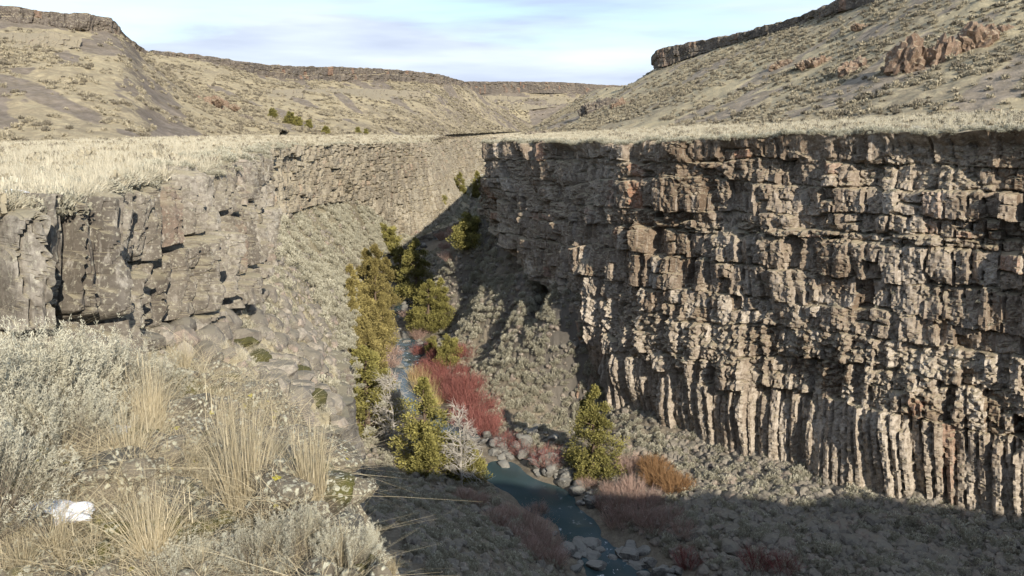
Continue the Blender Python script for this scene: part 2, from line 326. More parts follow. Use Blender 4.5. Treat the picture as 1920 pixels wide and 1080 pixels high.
def wall(name, top, base, tiers, N, M, side, mat, seed, piece='basalt_block', most=300, entab_fn=None, amp=1.0, vpow=1.0, capz=((7., -2.2), (1.9, -.12), (.7, .04)), clip=True, **kw):
    (T, Bs), tt = stations([top, base], N)
    v = np.linspace(0, 1, M) ** vpow
    s = np.r_[0, np.cumsum(np.linalg.norm(np.diff(T, axis=0)[:, :2], axis=1))]
    dirn = np.gradient(.5 * (T + Bs)[:, :2], axis=0); ker = np.ones(25) / 25
    dirn = np.stack([np.convolve(np.pad(dirn[:, q], 12, 'edge'), ker, 'valid') for q in (0, 1)], 1)
    dirn /= np.linalg.norm(dirn, axis=1)[:, None]
    nrm = np.stack([-dirn[:, 1], dirn[:, 0]], 1) * side
    P = T[:, None, :] * (1 - v[None, :, None]) + Bs[:, None, :] * v[None, :, None]
    H = (T[:, 2] - Bs[:, 2])[:, None] * v[None, :]
    Sg = np.broadcast_to(s[:, None], H.shape)
    ent = entab_fn(Sg, H, P) if entab_fn else None
    d, cid, tint = wall_relief(Sg, H, tiers, seed, entab=ent, **kw)
    d = amp * d; low = .15 + .6 * h01(np.floor(Sg / 1.7 + .6 * vn(Sg / 2., 0 * H, seed + 70)), 1, 0, seed) + .12 * fbm(Sg * 1.5, H * 3, 3, seed + 71); d = np.where(H < 1.2, np.maximum(d, low) * (1 - H / 1.2) + d * (H / 1.2), d) if clip else np.maximum(d, -.6)
    P = P.copy(); P[..., 0] += nrm[:, None, 0] * d; P[..., 1] += nrm[:, None, 1] * d
    P[..., 2] += .10 * vn(Sg * 1.3, H * 1.3, seed + 60) + .3 * vn(Sg / 3., 0 * H, seed + 61) * (1 - sstep(0, 1.2, H))
    caps = []
    for back, dz in capz:
        c = P[:, :1].copy(); c[:, 0, :2] -= nrm * back; c[:, 0, 2] += dz + .2 * vn(s / 1.1, 0 * s + back, seed + 66); caps.append(c)
    P = np.concatenate(caps + [P], 1); cid = np.concatenate([cid[:, :1] * 0 + 10 ** 7] * 3 + [cid], 1); tint = np.concatenate([tint[:, :1]] * 3 + [tint], 1); M += 3
    Fc = gfaces(N, M); V = P.reshape(-1, 3)
    fcid = cid[:-1, :-1].reshape(-1); ftint = tint[:-1, :-1].reshape(-1)
    x, y, dep = project(V); tri = np.stack([x, y], 1)[Fc]
    ar = .5 * np.abs((tri[:, 2, 0] - tri[:, 0, 0]) * (tri[:, 3, 1] - tri[:, 1, 1]) - (tri[:, 3, 0] - tri[:, 1, 0]) * (tri[:, 2, 1] - tri[:, 0, 1]))
    ar = np.where(inview(V[Fc[:, 0]], 0.0), ar, 0)
    ids, inv = np.unique(fcid, return_inverse=True); area = np.bincount(inv, ar)
    order = np.argsort(-area)[:most]; order = order[(area[order] > 90) & (ids[order] != 10 ** 7)]
    own = np.full(len(ids), -1); own[order] = np.arange(len(order)); fo = own[inv]
    root = obj(name, None, kind='structure')
    def part(sel, nm, kind=None):
        fs = Fc[sel]; vs, ix = np.unique(fs, return_inverse=True)
        o = obj(nm, mesh(nm, V[vs], ix.reshape(fs.shape), mat, {'tint': ('FACE', ftint[sel])}), root)
        if kind: o['kind'] = kind
        return o
    part(fo < 0, 'jointed_rock', 'stuff')
    srt = np.argsort(fo, kind='stable'); st = np.searchsorted(fo[srt], np.arange(len(order))); en = np.searchsorted(fo[srt], np.arange(len(order)), side='right')
    for a, b in zip(st, en):
        if b > a: part(srt[a:b], piece)
    return root, P[:, 3:]

def strip(name, lines, vk, N, M, mat, relief, kind='structure', tint=None, smooth=False, sym=None):
    """ground strip lofted through several lines; relief(P, u, v) -> height added"""
    Ls, tt = stations(lines, N); v = np.linspace(0, 1, M)
    if sym: v = v ** sym
    L = np.stack(Ls, 0); P = np.zeros((N, M, 3)); vk = np.asarray(vk, float)
    for q in range(M):
        i = min(np.searchsorted(vk, v[q], side='right') - 1, len(vk) - 2); t = (v[q] - vk[i]) / (vk[i + 1] - vk[i]); P[:, q] = L[i] * (1 - t) + L[i + 1] * t
    P[..., 2] += relief(P, np.linspace(0, 1, N)[:, None], v[None, :])
    at = {'tint': ('POINT', (tint(P) if tint else .4 + .4 * fbm(P[..., 0] / 3, P[..., 1] / 3, 3, 3)).reshape(-1))}
    o = obj(name, mesh(name, P.reshape(-1, 3), gfaces(N, M), mat, at, smooth), kind=kind)
    return o, P

# control lines of the left (camera-side) bench, wall and apron
LR = [(-30, 10, -1.3), (-18, 12.5, -1.35), U(0, 392, 14.5), U(130, 390, 15.8), U(205, 352, 21), U(300, 335, 26), U(400, 313, 34), U(480, 281, 70), U(560, 273, 130), U(700, 269, 200), U(745, 268, 235), U(792, 267, 290), U(830, 262, 380), U(930, 257, 480), U(1010, 253, 560)]
LB = [(-28, 9, -6), (-16, 11.5, -5.6), U(0, 720, 13.5), U(150, 700, 14.6), U(210, 670, 19), U(310, 620, 23.5), U(420, 565, 31), U(500, 470, 66), U(545, 397, 122), U(690, 392, 195), U(755, 440, 230), U(850, 402, 288), U(868, 345, 378), U(935, 320, 470), U(1010, 310, 550)]
LT = [(-20, 7, -9), (-10, 9, -7), U(150, 800, 10.5), U(330, 795, 12.5), U(480, 795, 15.5), U(600, 795, 21), U(632, 775, 28), U(622, 665, 58), U(645, 592, 95), U(722, 478, 190), U(768, 452, 226), U(866, 410, 286), U(885, 360, 370), U(940, 330, 460), U(1012, 315, 540)]
tiersL = [(0, 1.15, .28, 1.3), (1.25, 1.0, .34, 1.6), (2.7, 1.15, .34, 1.5), (4.4, .95, .36, 1.6), (6.3, 1.1, .34, 1.5), (8.2, .9, .34, 1.6), (10.6, .9, .30, 1.4), (13.6, .8, .28, 1.5), (17.5, .8, .28, 1.6), (21.5, .8, .3, 1.6)]
tiersN = [(0, .66, .32, 1.0), (1.3, .58, .42, 1.1), (2.9, .64, .42, 1.15), (5.0, .62, .38, 1.3)]
near_left_wall, PLn = wall('near_left_wall', LR[:8], LB[:8], tiersN, 640, 230, -1, M_cliffN, 110, most=150, amp=1.0, big=.30, crk=3.2, fac=.7, cw=.13, rubk=.25, fh=.3, sec=.14, gate=-1.4, wp=.4, ft=1.6, clip=False, capz=((7., -2.2), (1.6, -.45), (.4, -.12)))
left_wall, PL = wall('left_canyon_wall', LR[6:], LB[6:], tiersL, 640, 220, -1, M_cliffL, 100, most=260, amp=.85, big=.4, crk=1.8, fac=.7, fh=.3, rubk=.6, clip=False, capz=((7., -2.2), (1.6, -.45), (.4, -.12)))

def apron_relief(P, u, v):
    x, y = P[..., 0], P[..., 1]; d = np.hypot(x, y)
    f1, f2, w = worley(x * .9, y * .9, 5); f3, f4, w2 = worley(x * 2.2, y * 2.2, 6)
    near = 1 - sstep(40, 90, d)
    z = .7 * fbm(x / 7, y / 7, 3, 12) * sstep(0, .1, v) + .55 * near * np.clip(.55 - f1, 0, 1) * w * sstep(0, .06, v) + .35 * near * np.clip(.5 - f3, 0, 1) * w2
    st = fbm(x / 4, y / 4, 3, 15) * 1.2 + P[..., 2] / 2.2; fr = st - np.floor(st)
    return z + near * 2.0 * (sstep(.6, .95, fr) - fr) * sstep(0, .1, v) * sstep(-.4, .2, fbm(x / 6, y / 6, 2, 16) + .15) + .12 * fbm(x * 2, y * 2, 3, 14)
apron, PA = strip('left_canyon_slope', [LB, LT], [0, 1], 560, 220, M_talus, apron_relief)
lowbase = []
for q, (a, b) in enumerate(zip(LB, LT)):
    a, b = np.asarray(a, float), np.asarray(b, float); dd = (b - a)[:2]; dd /= np.linalg.norm(dd)
    lowbase.append((b[0] + dd[0] * .8, b[1] + dd[1] * .8, min(b[2] - 3, -33.0) if q < 11 else b[2] - 3))
lower_wall, PLW = wall('lower_left_wall', LT, lowbase, [(0, 1.3, .4, 1.6), (3, 1.1, .4, 1.6), (7, 1.2, .4, 1.6), (12, 1, .4, 1.5)], 420, 130, -1, M_cliffN, 160, most=60, amp=.7, big=.35, crk=1.8, fac=.7, fh=.3, sec=.12)

# right (far side) wall
def RBz(px, py, z): return Z(px, py, z)
RR = [(150, 40, 1.5), (95, 52, 1.0), (62, 55, .4), U(1990, 241, 60), U(1900, 243, 62.5), U(1700, 248, 68), U(1500, 256, 75), U(1300, 264, 84), U(1160, 269, 95), U(1060, 267, 107), U(990, 267, 118), U(950, 268, 125), U(918, 270, 132), (2, 158, -2.6), (8, 200, -3), (12, 270, -4), (20, 430, -5)]
RB = [(148, 34, -31), (92, 46, -31), (60, 49, -31), Z(1990, 1005, -31), Z(1900, 985, -31.2), Z(1700, 945, -31.8), Z(1500, 893, -32.4), Z(1300, 838, -33), Z(1150, 778, -33.5), U(1095, 590, 99), U(1040, 545, 109), U(985, 500, 117), U(908, 412, 137), (-2, 160, -19), (4, 200, -24), (8, 270, -29), (14, 430, -31)]
tiersR = [(0, 1.5, .38, 1.1), (2.4, 1.3, .45, 1.2), (4.7, 1.4, .45, 1.2), (7.0, 1.2, .45, 1.3), (8.8, 1.2, .45, 1.7), (10.4, 1.5, .55, 1.3), (13.2, 1.3, .5, 1.3), (16.0, 1.1, .45, 1.5), (18.6, .95, .42, 1.5), (21.2, .85, .40, 1.3), (24.0, .78, .34, 1.0), (34.5, 1.2, .5, 1.3)]
def entab(s, h, P):
    px, py, dp = project(P)
    a = sstep(15.5, 18.5, h) * (1 - sstep(22.5, 25, h)) * sstep(-.25, .3, vn(s / 12., h / 9., 77) + .25)
    b = sstep(7.6, 8.2, h) * (1 - sstep(9.2, 10.2, h)) * .9
    c = sstep(2.2, 2.5, h) * (1 - sstep(2.8, 3.6, h)) * .7
    return np.maximum(np.maximum(a, b), c) * .95
right_wall, PR = wall('right_canyon_wall', RR, RB, tiersR, 1050, 430, 1, M_cliffR, 300, most=300, entab_fn=entab, colon=10, crk=2.0, fac=.8, cw=.10)

# lower columnar buttress standing in front of the shaded part of the right wall
BT = [U(1200, 640, 86), U(1135, 605, 92), U(1065, 565, 100), U(1014, 558, 107), (5.5, 118, -23.2), (8.5, 126, -22)]
BB = [Z(1180, 790, -33.6), Z(1120, 765, -33.6), Z(1062, 748, -33.4), Z(1016, 692, -33), (4.2, 118, -31), (8, 126, -30)]
BT = [np.asarray(q, float) + (1.6, 1.2, .4 * math.sin(3 * i)) for i, q in enumerate(BT)]; BB = [np.asarray(q, float) + (1.2, .9, 0) for q in BB]
buttress, PB = wall('columnar_buttress', BT, BB, [(0, 1.0, .28, 1.6), (2.4, .85, .3, 1.05), (12, 1, .3, 1.2)], 200, 120, 1, M_cliffR, 420, piece='basalt_column', most=60, amp=.7, colon=1)
ter_back = [U(1215, 600, 90), U(1160, 560, 98), U(1100, 560, 106), U(1060, 540, 114), (10, 122, -21.5), (14, 130, -20)]
terrace, PTer = strip('buttress_terrace', [BT, ter_back], [0, 1], 110, 26, M_talus, lambda P, u, v: 1.3 * fbm(P[..., 0] / 2.2, P[..., 1] / 2.2, 4, 4) + .9 * v + .25)

# ------------------------------------------------------------------ canyon floor: one sheet through measured heights
river_L = [(1250, 1250, -36.6), (1095, 1080, -36.4), (1045, 990, -36), (960, 935, -36), (905, 872, -36), (800, 802, -35.9), (716, 748, -35.8), (712, 690, -35.6), (728, 640, -35.3), (733, 580, -35), (742, 540, -34.7), (765, 482, -34), (802, 442, -33.3), (852, 412, -32.6), (873, 385, -31.8)]
river_R = [(1480, 1250, -36.6), (1235, 1080, -36.4), (1130, 1000, -36), (1088, 945, -36), (985, 880, -36), (905, 822, -35.9), (815, 752, -35.8), (788, 692, -35.6), (802, 642, -35.3), (788, 585, -35), (776, 540, -34.7), (790, 482, -34), (835, 442, -33.3), (876, 412, -32.6), (890, 387, -31.8)]
RL3 = np.array([Z(*q) for q in river_L]); RV3 = np.array([Z(*q) for q in river_R])
ctrl = []
for a, b in zip(RL3, RV3):
    c = .5 * (a + b); ctrl += [(a[0], a[1], a[2] + .12), (b[0], b[1], b[2] + .12), (c[0], c[1], c[2] - .9)]
for q in RB[:9]: ctrl.append(tuple(np.asarray(q) + (0, 0, .4)))
for q in RB[9:]: ctrl.append(tuple(np.asarray(q) + (0, 0, .5)))
for q in BB[1:5]: ctrl.append(tuple(np.asarray(q) + (0, 0, .3)))
for q in [(1000, 560, 111), (940, 452, 131), (900, 520, 135), (950, 620, 115), (862, 650, 118), (872, 446, 150), (830, 540, 140), (720, 900, 65), (700, 1000, 45), (850, 1080, 42), (900, 1000, 57), (1000, 1080, 54.5)]: ctrl.append(tuple(U(*q)))
for q in [(690, 800, -34), (680, 700, -34), (1010, 800, -34), (940, 760, -35), (860, 720, -35.2), (1030, 860, -34.9), (1180, 880, -34.6), (1300, 930, -33.8), (1300, 1050, -35), (1600, 1030, -33.2), (1500, 1080, -34.2), (1850, 1080, -32.8), (1100, 850, -34.6)]: ctrl.append(tuple(Z(*q)))
ctrl += [(-12, 22, -21), (0, 15, -17), (12, 20, -20), (-28, 45, -24), (-28, 80, -29), (42, 18, -30), (65, 30, -34), (100, 20, -34), (-30, 110, -30), (-36, 150, -30), (-36, 190, -29), (30, 0, -22), (-30, 20, -18), (-4, 350, -31), (-20, 440, -31), (10, 440, -31)]
ctrl = np.array(ctrl); CX = ctrl[:, :2] / 50
def tps_k(d2): return np.where(d2 > 1e-12, .5 * d2 * np.log(np.maximum(d2, 1e-12)), 0)
n = len(CX); A = np.zeros((n + 3, n + 3)); A[:n, :n] = tps_k(((CX[:, None] - CX[None]) ** 2).sum(-1)) + .0006 * np.eye(n)
A[:n, n] = 1; A[:n, n + 1:] = CX; A[n, :n] = 1; A[n + 1:, :n] = CX.T
TW = np.linalg.solve(A, np.r_[ctrl[:, 2], 0, 0, 0])
def floor_z(x, y):
    x = np.asarray(x, float); sh = x.shape; X = np.stack([x.ravel(), np.asarray(y, float).ravel()], 1) / 50
    out = np.empty(len(X))
    for i in range(0, len(X), 40000):
        c = X[i:i + 40000]; out[i:i + 40000] = tps_k(((c[:, None] - CX[None]) ** 2).sum(-1)) @ TW[:n] + TW[n] + c @ TW[n + 1:]
    return out.reshape(sh)
ys = np.r_[np.geomspace(12, 34, 40), np.geomspace(34.4, 440, 470)]; us = np.linspace(0, 1, 330)
xl = np.interp(ys, [12, 40, 60, 95, 150, 190, 230, 290, 440], [-30, -32, -30, -28, -38, -44, -42, -34, -30]); xr = np.interp(ys, [12, 40, 50, 60, 80, 100, 130, 160, 260, 440], [110, 110, 75, 45, 27, 14, 8, 3, 9, 16])
GX = xl[:, None] + (xr - xl)[:, None] * us[None]; GY = np.broadcast_to(ys[:, None], GX.shape)
GZ0 = floor_z(GX, GY)
def river_dist(x, y):
    c = .5 * (RL3 + RV3)[:, :2]; hw = .5 * np.linalg.norm((RL3 - RV3)[:, :2], axis=1); best = np.full(x.shape, 1e9)
    for i in range(len(c) - 1):
        a, b = c[i], c[i + 1]; ab = b - a; t = np.clip(((x - a[0]) * ab[0] + (y - a[1]) * ab[1]) / (ab @ ab), 0, 1)
        best = np.minimum(best, np.hypot(x - a[0] - t * ab[0], y - a[1] - t * ab[1]) - (hw[i] + t * (hw[i + 1] - hw[i])))
    return best
RD = river_dist(GX, GY); dry = sstep(-.5, 2, RD)
f1, f2, wi = worley(GX * .75, GY * .75, 21); g1, g2, wj = worley(GX * 1.8, GY * 1.8, 22)
GZ = GZ0 + dry * (.5 * fbm(GX / 6, GY / 6, 3, 23) + .55 * np.clip(.5 - f1, 0, 1) * wi * 1.6 + .4 * np.clip(.5 - g1, 0, 1) * wj) + .12 * fbm(GX * 1.5, GY * 1.5, 3, 24) * (.3 + .7 * dry)
PF = np.stack([GX, GY, GZ], -1)
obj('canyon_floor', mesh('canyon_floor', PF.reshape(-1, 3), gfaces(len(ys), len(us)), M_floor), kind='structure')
def hit(px, py):
    """where the sight line px, py meets the canyon floor"""
    d = ray(px, py); yy = np.linspace(30, 420, 2400); p = d[None] * (yy / d[1])[:, None]
    b = np.nonzero(p[:, 2] < floor_z(p[:, 0], p[:, 1]))[0]; q = p[b[0]] if len(b) else p[-1]
    return np.array([q[0], q[1], float(floor_z(q[:1], q[1:2])[0])])

# the river: a water sheet at the level of its banks
tk = np.r_[0, np.cumsum(np.linalg.norm(np.diff(.5 * (RL3 + RV3), axis=0), axis=1))]; t_ = np.linspace(0, tk[-1], 700)
a_, b_ = spline(RL3, t_, tk), spline(RV3, t_, tk); wv = np.linspace(-.35, 1.35, 40)
PW = a_[:, None] * (1 - wv[None, :, None]) + b_[:, None] * wv[None, :, None]; PW[..., 2] = np.minimum(a_[:, 2], b_[:, 2])[:, None] - .05
rap = np.zeros(PW.shape[:2])
for (px, py, z, r) in [(1160, 1060, -36.3, 9), (750, 665, -35.4, 10), (745, 600, -35.1, 14), (760, 640, -35.3, 12), (860, 402, -32.3, 25), (815, 435, -33.2, 16)]:
    c = Z(px, py, z); rap = np.maximum(rap, np.exp(-((PW[..., 0] - c[0]) ** 2 + (PW[..., 1] - c[1]) ** 2) / r ** 2))
PW[..., 2] += rap * .09 * fbm(PW[..., 0] * 1.3, PW[..., 1] * 1.3, 3, 61)
obj('river', mesh('river', PW.reshape(-1, 3), gfaces(700, 40), M_water, {'rapid': ('POINT', rap.reshape(-1))}, True), kind='structure')

# ------------------------------------------------------------------ benches and hills
def bench_relief(P, u, v):
    x, y = P[..., 0], P[..., 1]
    return (.25 * fbm(x / 5, y / 5, 3, 31) + .12 * fbm(x * 1.1, y * 1.1, 3, 32)) * sstep(0, .12, v)
LFt = [(-110, 30, 2), (-90, 50, 1), U(-100, 278, 90), U(0, 274, 95), U(100, 270, 100), U(210, 266, 108), U(330, 262, 122), U(450, 258, 150), U(560, 256, 210), U(690, 254, 270), U(740, 254, 300), U(800, 254, 345), U(860, 251, 420), U(940, 247, 510), U(1010, 246, 600)]
LRi = [np.asarray(a, float) + (0, 0, -.1) for a in LR]
lb_o, PLb = strip('left_bench', [LRi, LFt], [0, 1], 420, 150, M_bench, bench_relief, sym=1.8)
def hill_relief(amp, seed, steps):
    def f(P, u, v):
        x, y = P[..., 0], P[..., 1]; s = x * .9 + y * .25
        z = amp * fbm(x / 34, y / 34, 4, seed) * np.sin(np.pi * np.clip(v, 0, 1)) ** .5 + .35 * fbm(x / 3.5, y / 3.5, 4, seed + 3)
        return z
    return f
SCREE = {}
def scree_mask(P, ang, seed, thr, blobs=()):
    x, y = P[..., 0], P[..., 1]; c, q = math.cos(ang), math.sin(ang); a = x * c + y * q; f = -x * q + y * c
    m = sstep(thr, thr + .12, fbm(a / 11, f / 46, 4, seed + 90) + .25 * fbm(x / 5, y / 5, 3, seed + 91))
    px, py, d = project(P)
    for bx, by, hl, hw, an in blobs:
        ca, sa = math.cos(R(an)), math.sin(R(an)); e = ((px - bx) * ca + (py - by) * sa) / hl; g = (-(px - bx) * sa + (py - by) * ca) / hw
        m = np.maximum(m, 1 - sstep(.7, 1.15, np.hypot(e, g) + .35 * fbm(x / 6, y / 6, 3, seed + 92)))
    return m
def hill(name, foot, top, N, M, mat, bands, seed, amp, scree=(0, .2, ())):
    """hillside from foot to rim with steep rimrock bands: bands = [(v0, share of the height)]"""
    Ls, tt = stations([foot, top], N); v = np.linspace(0, 1, M)
    Fp, Tp = Ls; s = np.r_[0, np.cumsum(np.linalg.norm(np.diff(Fp, axis=0)[:, :2], axis=1))]
    Vg = np.broadcast_to(v[None], (N, M)); Sg = np.broadcast_to(s[:, None], (N, M))
    prof = Vg ** 1.18
    wob = .035 * fbm(Sg / 26., 0 * Sg, 3, seed + 9); lump = .012 * fbm(Sg / 3., Vg * 6, 3, seed + 8)
    for (v0, wd, share) in bands:
        vv = Vg + wob + lump; prof = prof * (1 - share) + share * sstep(v0 - wd, v0 + wd, vv) * 1.0 * np.clip(.45 + 1.1 * vn(Sg / 22., v0 * 9, seed + 4), .05, 1) + share * Vg * (1 - np.clip(.45 + 1.1 * vn(Sg / 22., v0 * 9, seed + 4), .05, 1))
    P = Fp[:, None] * (1 - Vg[..., None]) + Tp[:, None] * Vg[..., None]
    P = P.copy(); P[..., 2] = Fp[:, None, 2] + (Tp - Fp)[:, None, 2] * prof
    x, y = P[..., 0], P[..., 1]; ends = np.sin(np.pi * Vg) ** .6
    P[..., 2] += amp * fbm(x / 34, y / 34, 4, seed) * ends + .45 * fbm(x / 3.5, y / 3.5, 4, seed + 3)
    # plateau behind the rim
    back = P[:, -1:].copy(); bd = (Tp - Fp)[:, :2]; bd /= np.linalg.norm(bd, axis=1)[:, None]
    ext = []
    for q in (4, 20, 90, 300): e = back.copy(); e[:, 0, :2] += bd * q; e[:, 0, 2] -= .02 * q; ext.append(e)
    P = np.concatenate([P] + ext, 1)
    o = obj(name, mesh(name, P.reshape(-1, 3), gfaces(*P.shape[:2]), mat, {'tint': ('POINT', (.3 + .3 * fbm(P[..., 0] / 6, P[..., 2] / 3, 2, seed)).reshape(-1)), 'scree': ('POINT', scree_mask(P, scree[0], seed, scree[1], scree[2]).reshape(-1))}), kind='structure')
    SCREE[id(P)] = (scree, seed)
    return o, P
h1f = [U(-500, 282, 70), U(-250, 280, 80), U(0, 276, 94), U(140, 270, 100), U(240, 266, 108), U(330, 264, 124), U(430, 262, 148), U(520, 258, 185)]
h1t = [U(-500, -28, 170), U(-250, 17, 180), U(0, 34, 192), U(130, 50, 200), U(206, 58, 208), U(268, 100, 222), U(390, 185, 240), U(540, 246, 240)]
hl1, PH1 = hill('left_hill', h1f, h1t, 420, 230, M_hill, [], 200, 2.2, (.5, .30, ((95, 186, 115, 17, 23), (300, 178, 62, 17, 44), (180, 90, 60, 16, 15), (60, 45, 90, 9, 4))))
h2f = [U(150, 262, 190), U(300, 262, 200), U(430, 260, 215), U(560, 257, 235), U(690, 255, 275), U(800, 254, 350), U(880, 250, 430), U(950, 247, 510), U(1020, 246, 620)]
h2t = [U(150, 80, 340), U(275, 98, 360), U(400, 115, 390), U(480, 137, 405), U(640, 148, 450), U(810, 153, 520), U(868, 159, 570), U(945, 205, 600), U(1012, 243, 640)]
hl2, PH2 = hill('far_left_hill', h2f, h2t, 420, 220, M_hill, [], 230, 3.0, (.6, .22, ((720, 165, 60, 11, 42), (560, 150, 40, 7, 38), (650, 190, 45, 7, 40), (840, 165, 30, 9, 50))))
h3f = [U(640, 262, 720), U(850, 255, 720), U(960, 262, 700), U(1010, 268, 700), U(1100, 250, 720), U(1300, 250, 740)]
h3t = [U(640, 167, 900), U(850, 169, 900), U(960, 169, 900), U(1050, 170, 900), U(1130, 175, 910), U(1300, 177, 930)]
hl3, PH3 = hill('back_canyon_rim', h3f, h3t, 300, 140, M_hill, [], 260, 7, (.0, .0, ((1012, 205, 26, 20, 80), (920, 200, 40, 8, 10))))
RFt = [(190, 70, 6), (140, 80, 5), U(2150, 205, 84), U(1990, 212, 90), U(1900, 214, 94), U(1700, 222, 103), U(1500, 232, 122), U(1300, 240, 150), U(1160, 246, 185), U(1060, 251, 225), U(1010, 253, 260), U(985, 254, 300), U(970, 254, 340)]
RRa = [RR[0], RR[1], RR[2], RR[3], RR[4], RR[5], RR[6], RR[7], RR[8], RR[9], RR[11], RR[12], (6, 165, -2.8)]
RRa = [np.asarray(a, float) + (0, 0, -.1) for a in RRa]
rb_o, PRb = strip('right_bench', [RRa, RFt], [0, 1], 420, 110, M_bench, bench_relief, sym=1.5)
RTp = [(300, 170, 70), (240, 170, 62), U(2150, -217, 165), U(1990, -127, 172), U(1900, -95, 178), U(1700, -25, 200), U(1565, 23, 228), U(1440, 61, 262), U(1300, 104, 305), U(1232, 127, 330), U(1180, 158, 345), U(1108, 172, 380), U(1000, 244, 420)]
hr, PHR = hill('right_hill', RFt, RTp, 460, 240, M_hillR, [], 280, 1.6, (-.9, .33, ((1330, 130, 60, 6, -28), (1640, 60, 40, 10, -25), (1440, 140, 60, 5, -28))))


# rimrock: jointed cliff bands along the hilltops, and broken bands lying against the slopes
rt = [(0, 2.2, .5, 1.6), (3.2, 2.0, .5, 1.6), (7, 2.2, .5, 1.6)]
def on_grid(P, px, py):
    """nearest point of a built ground strip that is seen in direction px, py"""
    x, y, d = project(P); e = np.hypot(x - px, y - py); m = max(e.min() * 1.5, 5); return P[e <= m][np.argmin(np.where(P[..., 1] > 1, d, 1e9)[e <= m])]
def band(name, tops, thick, n, m, side, seed, near=.99):
    T = [U(a, b, y * near) for a, b, y in tops]; B_ = [U(a, b + t + 5, y * near - .8) for (a, b, y), t in zip(tops, thick)]
    wall(name, T, B_, rt, n, m, side, M_hillrock, seed, piece='rimrock_block', most=40, amp=.8, big=.6)
def slope_band(name, G, tops, thick, n, m, side, seed, mat=None):
    T = [on_grid(G, a, b) + (0, 0, .4) for a, b in tops]; B_ = [on_grid(G, a, b + t) + (0, -.5, -.6) for (a, b), t in zip(tops, thick)]
    wall(name, T, B_, rt, n, m, side, mat or M_hillrock, seed, piece='rimrock_block', most=20, amp=.9, big=.9)
band('right_hill_rimrock', [(1760, -62, 192), (1640, -20, 210), (1565, 4, 228), (1500, 30, 246), (1440, 48, 262), (1380, 64, 280), (1330, 74, 296), (1280, 82, 308), (1240, 92, 318), (1226, 108, 326)], (14, 20, 18, 14, 12, 12, 18, 26, 30, 18), 420, 26, 1, 600)
band('left_hill_rimrock', [(-300, -22, 182), (-100, 4, 189), (0, 12, 192), (80, 20, 196), (150, 28, 201), (205, 36, 208), (232, 62, 214), (272, 96, 222)], (34, 34, 26, 24, 28, 24, 20, 8), 240, 26, -1, 620)
band('far_left_hill_rimrock', [(285, 94, 362), (400, 107, 390), (480, 119, 405), (640, 126, 450), (740, 131, 490), (810, 138, 520), (868, 152, 570)], (6, 10, 20, 24, 22, 18, 10), 320, 22, -1, 660)
band('back_rim_cliff', [(640, 151, 896), (850, 153, 896), (960, 153, 896), (1050, 154, 896), (1130, 159, 906), (1300, 161, 926)], (18, 18, 17, 16, 18, 18), 240, 16, -1, 680)
slope_band('left_hill_ledge', PH1, [(-60, 54), (20, 60), (90, 62), (138, 72)], (24, 26, 22, 8), 120, 20, -1, 640)
slope_band('far_left_hill_ledge', PH2, [(500, 168), (580, 166), (660, 164), (740, 166), (800, 172)], (8, 14, 18, 16, 8), 140, 14, -1, 650)
slope_band('back_rim_lower_cliff', PH3, [(860, 180), (920, 176), (980, 178), (1040, 177), (1100, 176)], (14, 20, 22, 18, 16), 140, 14, -1, 690)

# ------------------------------------------------------------------ ledge under the viewer and the camera-side rim running off to the right
edge = np.array([(-26, 5.8), (-14, 6.2), (-8, 6.6), (-4.6, 6.7), (-3.0, 6.4), (-1.95, 5.7), (-1.3, 4.9), (-1.0, 4.0), (-.75, 3.2), (-.4, 2.65), (.3, 2.2), (2.2, 2.0), (4.5, 4.2), (9.3, 9.0), (18, 10), (30, 8), (45, 2.5), (62, .5), (110, -20)])
def edge_sd(x, y):
    """signed distance to the ledge edge, positive outside (over the canyon)"""
    best = np.full(x.shape, 1e9); sg = np.ones(x.shape)
    for i in range(len(edge) - 1):
        a, b = edge[i], edge[i + 1]; ab = b - a; t = np.clip(((x - a[0]) * ab[0] + (y - a[1]) * ab[1]) / (ab @ ab), 0, 1)
        d = np.hypot(x - a[0] - t * ab[0], y - a[1] - t * ab[1]); cr_ = ab[0] * (y - a[1]) - ab[1] * (x - a[0])
        nearer = d < best; best = np.where(nearer, d, best); sg = np.where(nearer, np.sign(cr_), sg)
    return best * sg
def ledge_z(x, y, detail=True):
    d = np.hypot(x, y)
    sd = edge_sd(x, y) + .22 * fbm(x * 1.1, y * 1.1, 3, 71)
    z = -1.55 - .018 * np.clip(y - 2.0, 0, 20) - .125 * np.clip(y - 3.4, 0, 20) - .10 * np.clip(y - 3.6, 0, 4) * sstep(-2.6, -.8, x) - .10 * np.clip(x + 2.0, 0, 4) * np.exp(-((x - 0) / 5) ** 2)
    z = z + .06 * np.clip(-x - 2.5, 0, 8)
    z = z - 2.3 * np.clip(sd, 0, 1.2) - 2.0 * np.clip(sd - 1.2, 0, 30)
    if detail:
        f1, f2, w = worley(x * 1.35 + .2 * vn(x * 3, y * 3, 9), y * 1.35 + .2 * vn(y * 3, x * 3, 8), 72); g1, g2, w2 = worley(x * 3.6, y * 3.6, 73)
        rk = sstep(-.35, .2, fbm(x / 1.6 + 4, y / 1.6, 2, 74) + .55 * sstep(-1.6, 0, sd))
        z = z + rk * (.20 * w * sstep(.03, .22, f2 - f1) + .08 * w2 * sstep(.02, .3, g2 - g1)) + .06 * fbm(x * 2.5, y * 2.5, 4, 75) + .022 * fbm(x * 14, y * 14, 3, 76)
    return z
yy = np.r_[np.linspace(-8, 1.9, 40), np.geomspace(2.0, 14, 420)]; xx = np.linspace(-1, 1, 430)
EX = (xx[None] * (2.6 + np.maximum(yy, 1)[:, None] * .78)) - np.maximum(yy, 0)[:, None] * .22; EY = np.broadcast_to(yy[:, None], EX.shape)
